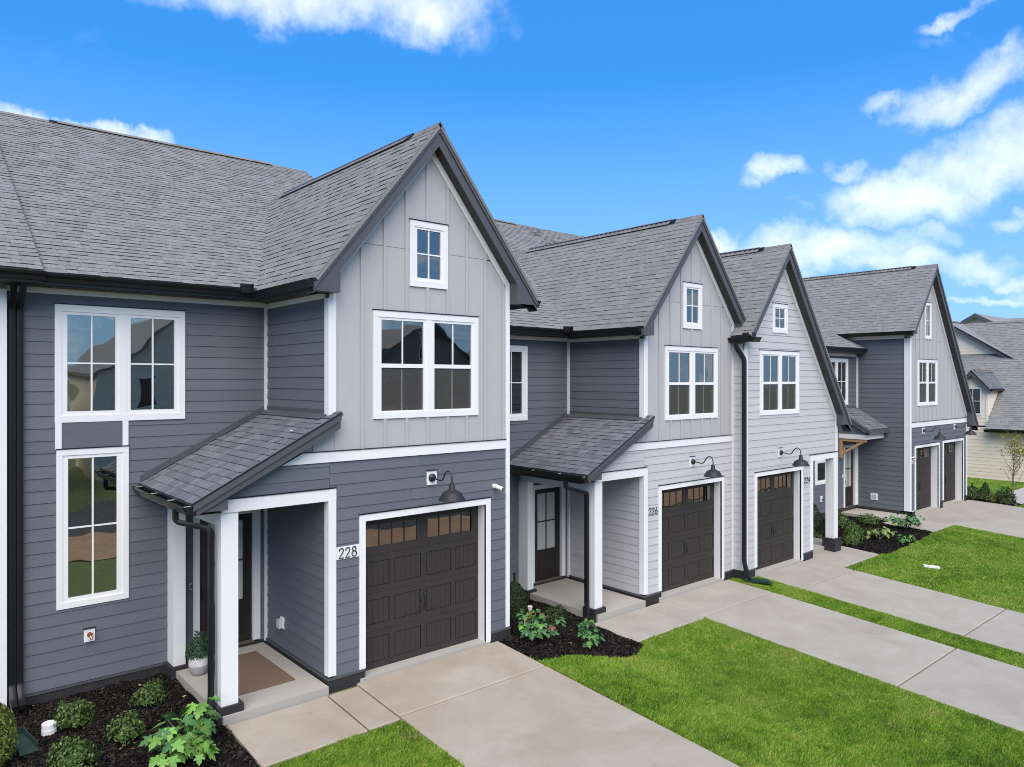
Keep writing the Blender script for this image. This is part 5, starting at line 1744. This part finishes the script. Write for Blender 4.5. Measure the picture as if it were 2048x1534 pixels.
def shrub(name, label, x, y, rx, h, m, n, size, group=None, shape="round", aspect=.5, cat="shrub", z=None, topbright=True):
    z0 = gz(x, y) if z is None else z
    T = thing(name, label, cat, (x, y, z0), group)
    d = RNG.normal(0, 1, (n, 3)); d /= np.linalg.norm(d, axis=1, keepdims=True)
    d[:, 2] = np.abs(d[:, 2]) if shape == "round" else d[:, 2]
    rad = 1.03 - .55 * RNG.random(n) ** 1.5
    lump = .62 + .62 * np_noise(d[:, 0] * 1.6 + x, d[:, 1] * 1.6 + d[:, 2] * 1.3 + y, 1.6, 11)
    r = rad * lump
    if shape == "round":
        c = np.stack([d[:, 0] * rx * r, d[:, 1] * rx * r, .04 + d[:, 2] * h * .92 * r], 1)
        nrm = d.copy()
    else:                                                  # upright cone / column
        u = RNG.random(n) ** .85
        prof = np.sin(np.clip(u * 1.12 + .10, 0, 1) * PI) ** .55 if shape == "column" else (1 - u) ** .7
        a = RNG.uniform(0, 2 * PI, n)
        rr = rx * prof * (1 - .35 * RNG.random(n) ** 2) * (.82 + .36 * np_noise(a * 1.5 + x, u * 6, 1.3, 12))
        c = np.stack([np.cos(a) * rr, np.sin(a) * rr, .02 + u * h], 1)
        nrm = np.stack([np.cos(a), np.sin(a), np.full(n, .5)], 1)
    L = leaves(c, nrm, size, aspect)
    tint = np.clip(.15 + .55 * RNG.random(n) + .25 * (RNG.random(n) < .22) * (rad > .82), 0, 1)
    bulk("foliage", L, 4, m, tint, T)
    st = MB()
    for k in range(7):
        a = RNG.uniform(0, 2 * PI); q = RNG.uniform(.4, .85)
        st.tube([(0, 0, -.03), (math.cos(a) * rx * .25 * q, math.sin(a) * rx * .25 * q, h * .35), (math.cos(a) * rx * .6 * q, math.sin(a) * rx * .6 * q, h * .75 * q)], [.012, .008, .004], 5)
    o = bpy.data.objects.new("stem", st.mesh("stem", STEMM)); COL.objects.link(o); o.parent = T
    return T


G1 = "small boxwood shrubs in the nearest mulch bed"
shrub("boxwood_shrub", "round boxwood between the white drain cap and the dark wall", 1.96, 1.21, .26, .34, BOX_L, 1250, .045, G1)
shrub("boxwood_shrub", "boxwood close to the white porch pilaster, farthest back in the nearest bed", 2.92, 1.27, .235, .31, BOX_L, 1050, .045, G1)
shrub("boxwood_shrub", "boxwood just left of the large leaved hydrangea in the nearest bed", 2.40, .32, .225, .33, BOX_L, 1050, .045, G1)
shrub("boxwood_shrub", "boxwood cut by the bottom edge of the picture in the nearest bed", 1.72, -.05, .27, .35, BOX_L, 1350, .046, G1)
shrub("arborvitae", "yellow green upright arborvitae at the left edge in front of black downspouts", .98, .62, .30, .95, ARB_L, 5200, .045, None, "column", .35)
shrub("arborvitae", "dark upright conifer against the right corner of the nearest house", 9.50, .95, .24, .88, CON_L, 4200, .045, None, "column", .3)
shrub("boxwood_shrub", "low dark shrub in the bed before the pale porch of 226", 10.42, .75, .28, .26, CON_L, 1500, .045, None)

LEAFME = {}


def lobed_leaf(m, size):
    key = (m.name, size)
    if key in LEAFME: return LEAFME[key]
    out = [(0, 0), (.10, .05), (.30, -.02), (.36, .14), (.26, .24), (.46, .34), (.50, .52), (.34, .52), (.22, .50), (.24, .74), (.13, .80), (0, 1.0)]
    pts = out + [(-a, b) for a, b in out[-2:0:-1]]
    mb = MB()
    vs = [(0, .42 * size, .05 * size)] + [(a * size, b * size, (.10 * abs(a) - .22 * b * b) * size) for a, b in pts]
    n = len(pts)
    mb.add(vs, [(0, 1 + i, 1 + (i + 1) % n) for i in range(n)])
    LEAFME[key] = mb.mesh("leaf", m)
    return LEAFME[key]


def hydrangea(label, x, y, stems, nleaf, size, mats, group=None, seed=1):
    rnd = random.Random(seed)
    z0 = gz(x, y)
    T = thing("hydrangea", label, "shrub", (x, y, z0), group)
    sm = MB()
    for (sx, sy, sh, sr) in stems:
        sm.tube([(x, y, z0 - .02), (x + sx * .5, y + sy * .5, z0 + sh * .5), (x + sx, y + sy, z0 + sh)], [.010, .008, .005], 5)
    part("stem", sm, BARK, T)
    for i in range(nleaf):
        sx, sy, sh, sr = stems[i % len(stems)]
        a = rnd.uniform(0, 2 * PI); q = math.sqrt(rnd.random()); hh = rnd.uniform(.35, 1.0)
        c = Vector((x + sx * hh + math.cos(a) * sr * q, y + sy * hh + math.sin(a) * sr * q, z0 + sh * hh + .05 * (1 - q) + rnd.uniform(-.03, .05)))
        if c.z < z0 + .05: c.z = z0 + .05
        m = rnd.choices(mats, (.68, .24, .08))[0]
        M = Matrix.Translation(c) @ Matrix.Rotation(a + rnd.uniform(-.6, .6) - PI / 2, 4, 'Z') @ Matrix.Rotation(rnd.uniform(-.75, .15) - .25 * q, 4, 'X') @ Matrix.Rotation(rnd.uniform(-.4, .4), 4, 'Y') @ Matrix.Scale(rnd.uniform(.65, 1.15), 4)
        put("leaf", lobed_leaf(m, size), T, M)
    return T


HM = (HYD_L, HYD_D, HYD_R)
hydrangea("bright green large leaved hydrangea at the foot of the nearest porch column", 2.95, -.45,
          [(-.36, -.20, .36, .20), (-.16, -.28, .34, .19), (.14, .06, .50, .16), (-.26, .02, .44, .19), (.24, .18, .54, .14), (-.08, -.46, .24, .17), (.06, -.16, .32, .16), (-.40, -.36, .22, .16)], 190, .165, (HYD_L, HYD_D, HYD_L), seed=4)
hydrangea("reddish tinged hydrangea beside the drive under the nearest house corner", 8.75, -.35,
          [(-.15, -.18, .30, .14), (.10, .05, .36, .15), (.36, -.05, .38, .16), (.55, -.22, .30, .16), (.05, .30, .42, .12), (.42, .30, .40, .14)], 120, .125, (HYD_D, HYD_L, HYD_R), seed=9)
hydrangea("tall narrow hydrangea in front of the white column of 226", 9.62, -.92,
          [(.0, .0, .50, .11), (.08, .08, .42, .13), (-.02, -.08, .30, .13), (.10, -.14, .22, .11)], 75, .125, (HYD_D, HYD_L, HYD_D), seed=12)

G2 = "shrubs in the bed between the two farthest townhouses"
for lab, x, y, rx, h, m, sz in [
        ("front small boxwood nearest the column of house 224", 22.05, .05, .30, .34, BOX_L, .05),
        ("second boxwood behind the front one by the column of house 224", 22.95, .35, .34, .38, BOX_L, .05),
        ("boxwood at the middle of the far bed, right of the upright one", 23.7, .75, .36, .38, BOX_L, .055),
        ("boxwood beside the far porch slab", 24.6, 1.55, .36, .40, BOX_L, .055),
        ("low boxwood in the far bed against the porch slab edge", 25.7, 1.10, .36, .34, BOX_L, .055)]:
    shrub("boxwood_shrub", lab, x, y, rx, h, m, 1100, sz, G2)
shrub("arborvitae", "narrow upright arborvitae just right of the white column of 224", 23.3, 1.9, .30, 1.05, CON_L, 2200, .06, None, "column", .3)
shrub("boxwood_shrub", "dark shrub half hidden behind the porch opening of house 224", 21.6, 1.75, .55, .60, CON_L, 1700, .06, None)
shrub("boxwood_shrub", "pale green low shrub behind the porch opening of house 224", 21.95, 1.15, .35, .28, BOX_L, 900, .055, None)
hydrangea("large mounded hydrangea at the right end of the far bed", 25.9, -.05, [(-.7, .25, .36, .3), (-.3, .15, .42, .3), (.1, .05, .46, .3), (.35, -.2, .40, .28), (-.2, -.25, .35, .3)], 150, .14, (HYD_D, HYD_L, HYD_D), seed=21)
hydrangea("yellowish hydrangea in the middle of the far mulch bed", 23.6, -.15, [(-.4, .25, .30, .22), (0, .05, .32, .24), (.35, -.15, .28, .22)], 80, .14, (mat("hydrangea_leaf_pale", (.22, .28, .07), .45, 20, .2, .3, 30, .3), HYD_D, HYD_L), seed=22)
hydrangea("small hydrangea at the front edge of the far mulch bed", 23.75, -.78, [(0, 0, .20, .2), (.2, -.1, .16, .18)], 40, .13, (HYD_L, HYD_D, HYD_D), seed=23)

G3 = "dark shrubs beside the farthest drive"
shrub("boxwood_shrub", "dark rounded shrub right at the corner of the farthest garage", 34.30, .62, .36, .62, CON_L, 1100, .07, G3, "column")
shrub("boxwood_shrub", "upright dark shrub second from the corner of the farthest garage", 34.42, .18, .30, .70, CON_L, 1000, .07, G3, "cone")
shrub("boxwood_shrub", "thin yellowing shrub third from the corner of the farthest garage", 34.30, -.22, .30, .35, ARB_L, 420, .07, G3)
shrub("boxwood_shrub", "dense dark shrub closest to the slender tree", 34.28, -.58, .38, .62, CON_L, 1200, .08, G3)


def slender_tree(x, y):
    z0 = gz(x, y)
    T = thing("tree", "slender young tree with sparse yellow leaves before the cream house", "tree", (x, y, z0))
    rnd = random.Random(5)
    tr = MB(); base = Vector((x, y, z0))
    tr.tube([base + Vector(p) for p in ((0, 0, -.05), (.01, 0, .5), (0, .02, 1.0), (.02, -.02, 1.7), (.05, -.05, 2.6))], [.036, .030, .026, .018, .006], 7)
    part("trunk", tr, BARK, T)
    tips = []
    br = MB()
    for i in range(22):
        h = rnd.uniform(.65, 2.0); a = rnd.uniform(0, 2 * PI); ln = rnd.uniform(.5, 1.0) * (1.25 - .25 * h)
        p0 = base + Vector((.01, 0, h)); d = Vector((math.cos(a), math.sin(a), rnd.uniform(.9, 1.7))).normalized()
        p1 = p0 + d * ln * .5; p2 = p1 + (d + Vector((0, 0, .5))).normalized() * ln * .6
        br.tube([p0, p1, p2], [.012, .008, .003], 4)
        tips += [p2, p1.lerp(p2, .6)]
        for q in range(3):
            b0 = p0.lerp(p2, rnd.uniform(.3, .9)); b1 = b0 + Vector((rnd.uniform(-.2, .2), rnd.uniform(-.2, .2), rnd.uniform(.1, .35)))
            br.tube([b0, b1], [.005, .002], 3); tips.append(b1)
    part("branch", br, BARK, T)
    C = []
    for t in tips:
        k = 10 if t.z > z0 + 2.0 else (4 if rnd.random() < .35 else 0)
        for q in range(k): C.append((t.x - x + rnd.gauss(0, .08), t.y - y + rnd.gauss(0, .08), t.z - z0 + rnd.gauss(0, .08)))
    for q in range(230): C.append((rnd.gauss(.04, .17), rnd.gauss(-.06, .19), 2.38 + rnd.gauss(0, .24)))
    C = np.array(C)
    bulk("crown", leaves(C, RNG.normal(0, 1, C.shape), .065, .6), 4, TREE_L, np.clip(RNG.random(len(C)), 0, 1), T)


slender_tree(34.75, -.72)

# potted plant on the nearest porch
PT = thing("potted_plant", "green plant in a white and grey pot on the nearest porch", "potted plant", (3.70, 1.62, .12))
part("pot", MB().lathe([(0, 0), (.085, 0), (.115, .04), (.14, .11), (.145, .155)], (3.70, 1.62, .121), 28), POTG, PT, smooth=True)
part("pot_rim", MB().lathe([(.1455, .155), (.142, .22), (.128, .285), (.116, .285), (.116, .25), (0, .245)], (3.70, 1.62, .121), 28), POTW, PT, smooth=True)
n = 2600
d = RNG.normal(0, 1, (n, 3)); d /= np.linalg.norm(d, axis=1, keepdims=True); d[:, 2] = np.abs(d[:, 2]) * 1.0 + .0
r = (1 - .5 * RNG.random(n) ** 2) * (.75 + .45 * np_noise(d[:, 0] * 2, d[:, 1] * 2 + d[:, 2], 2, 13))
C = np.stack([d[:, 0] * .19 * r, d[:, 1] * .19 * r, .28 + d[:, 2] * .36 * r], 1)
bulk("foliage", leaves(C, d + np.array([0, 0, .8]), .034, .3), 4, POT_L, RNG.random(n), PT)

# drain cap, splash trays, up-light, cover in the lawn
dc = MB().lathe([(0, .13), (.075, .13), (.085, .122), (.085, .06), (.088, .055), (.088, -.03)], (1.68, 1.18, gz(1.68, 1.18)), 26)
solo("drain_cap", dc, WPLAST, "white round drain cap standing in the black mulch", "drain cap", (1.68, 1.18, .02), smooth=False)


def splash_tray(label, x, y, rot, ln=.62, wd=.30):
    z = gz(x, y)
    T = thing("splash_tray", label, "splash tray", (x, y, z), "green plastic trays under the downspouts")
    M = Matrix.Translation((x, y, z + .02)) @ Matrix.Rotation(rot, 4, 'Z')
    w0, w1 = wd * .38, wd * .5
    def q(pts): return [M @ Vector(p) for p in pts]
    mb = MB()
    mb.prism(q([(-w0, 0, 0), (w0, 0, 0), (w1, -ln, 0), (-w1, -ln, 0)]), (0, 0, .012))
    part("base", mb, GREENP, T)
    for sg in (-1, 1):
        part("side", MB().prism(q([(sg * w0, .001, 0), (sg * w1, -ln, 0), (sg * (w1 + .01), -ln, .06), (sg * (w0 + .005), .001, .09)]), M.to_3x3() @ Vector((sg * -.012, 0, 0))), GREENP, T)
    part("end", MB().prism(q([(-w0, 0, 0), (w0, 0, 0), (w0, 0, .09), (-w0, 0, .09)]), M.to_3x3() @ Vector((0, .012, 0))), GREENP, T)
    part("lip", MB().prism(q([(-w1, -ln, 0), (w1, -ln, 0), (w1, -ln - .07, -.015), (-w1, -ln - .07, -.015)]), (0, 0, .012)), GREENP, T)
    return T


splash_tray("green plastic splash tray under the black downspouts at left", 1.34, 1.30, .10, .55, .20)
splash_tray("green splash tray beside the white column of house 226", 10.42, .05, -.45, .45, .20)
splash_tray("green splash tray lying in the grass strip between 226 and 224", 16.05, -.12, .50, .55, .17)
ul = MB().lathe([(0, .10), (.05, .10), (.06, .09), (.045, .02), (.02, -.04)], (10.45, 1.55, gz(10.45, 1.55) + .02), 14)
solo("vent_cap", ul, WPLAST, "small white cap in the mulch by the dark conifer", "vent cap", (10.45, 1.55, -.28))
cv = MB().prism([(21.56, -2.13, gz(21.56, -2.13) - .02), (21.47, -2.20, gz(21.5, -2.2) - .02), (21.66, -2.53, gz(21.66, -2.53) - .02), (21.76, -2.46, gz(21.74, -2.46) - .02)], (0, 0, .055))
solo("lawn_cover", cv, WPLAST, "pale narrow strip lying in the far lawn", "strip", (21.6, -2.3, gz(21.6, -2.3)))
up = MB().tube([(21.45, .10, -.33), (21.45, .10, -.20)], .02, 8); up.tube([(21.45, .10, -.2), (21.50, .02, -.16)], .035, 10)
solo("garden_light", up, BLACKM, "small dark garden light by the plinth of 224", "light", (21.45, .1, -.32))


# ------------------------------------------------------------------ houses across the street (seen in the window glass)
def street_house(label, x, y, w, col, g):
    T = thing("house", label, "house", (x, y, -1), g)
    part("wall", MB().box(x - w / 2, x + w / 2, y - 8, y, -1.6, 5.4).prism([(x - w / 2, y - .01, 5.4), (x + w / 2, y - .01, 5.4), (x, y - .01, 5.4 + w * .32)], (0, -.3, 0)), col, T)
    rf = MB()
    for sg in (-1, 1):
        rf.prism([(x, y + .4, 5.5 + w * .33), (x + sg * (w / 2 + .4), y + .4, 5.15), (x + sg * (w / 2 + .4), y + .4, 4.95), (x, y + .4, 5.3 + w * .33)], (0, -9, 0))
    part("roof", rf, SHINGLE, T)
    for (dx, z) in ((-w * .25, 3.2), (w * .25, 3.2), (0, 6.2)):
        c = MB(); rect_frame(c, x + dx - .6, x + dx + .6, z - .1, z + 1.6, .1, y - .01, y + .05)
        f = part("window", c, WHITE, T)
        part("pane", MB().box(x + dx - .5, x + dx + .5, y + .0, y + .01, z, z + 1.5), DARKP, f)
    part("garage_door", MB().box(x - 2.2, x + 1.6, y, y + .04, -1.4, 1.0), WHITE, T)
    return T


for i, (x, w, c) in enumerate(((2, 9, SID_CREAM), (14, 10, SID_CREAM), (27, 9, mat("taupe_siding", (.30, .27, .23), .6)), (40, 10, SID_CREAM))):
    street_house("gabled house across the street, house %s from the left" % ("first second third fourth".split()[i]), x, -30, w, c, "houses across the street")
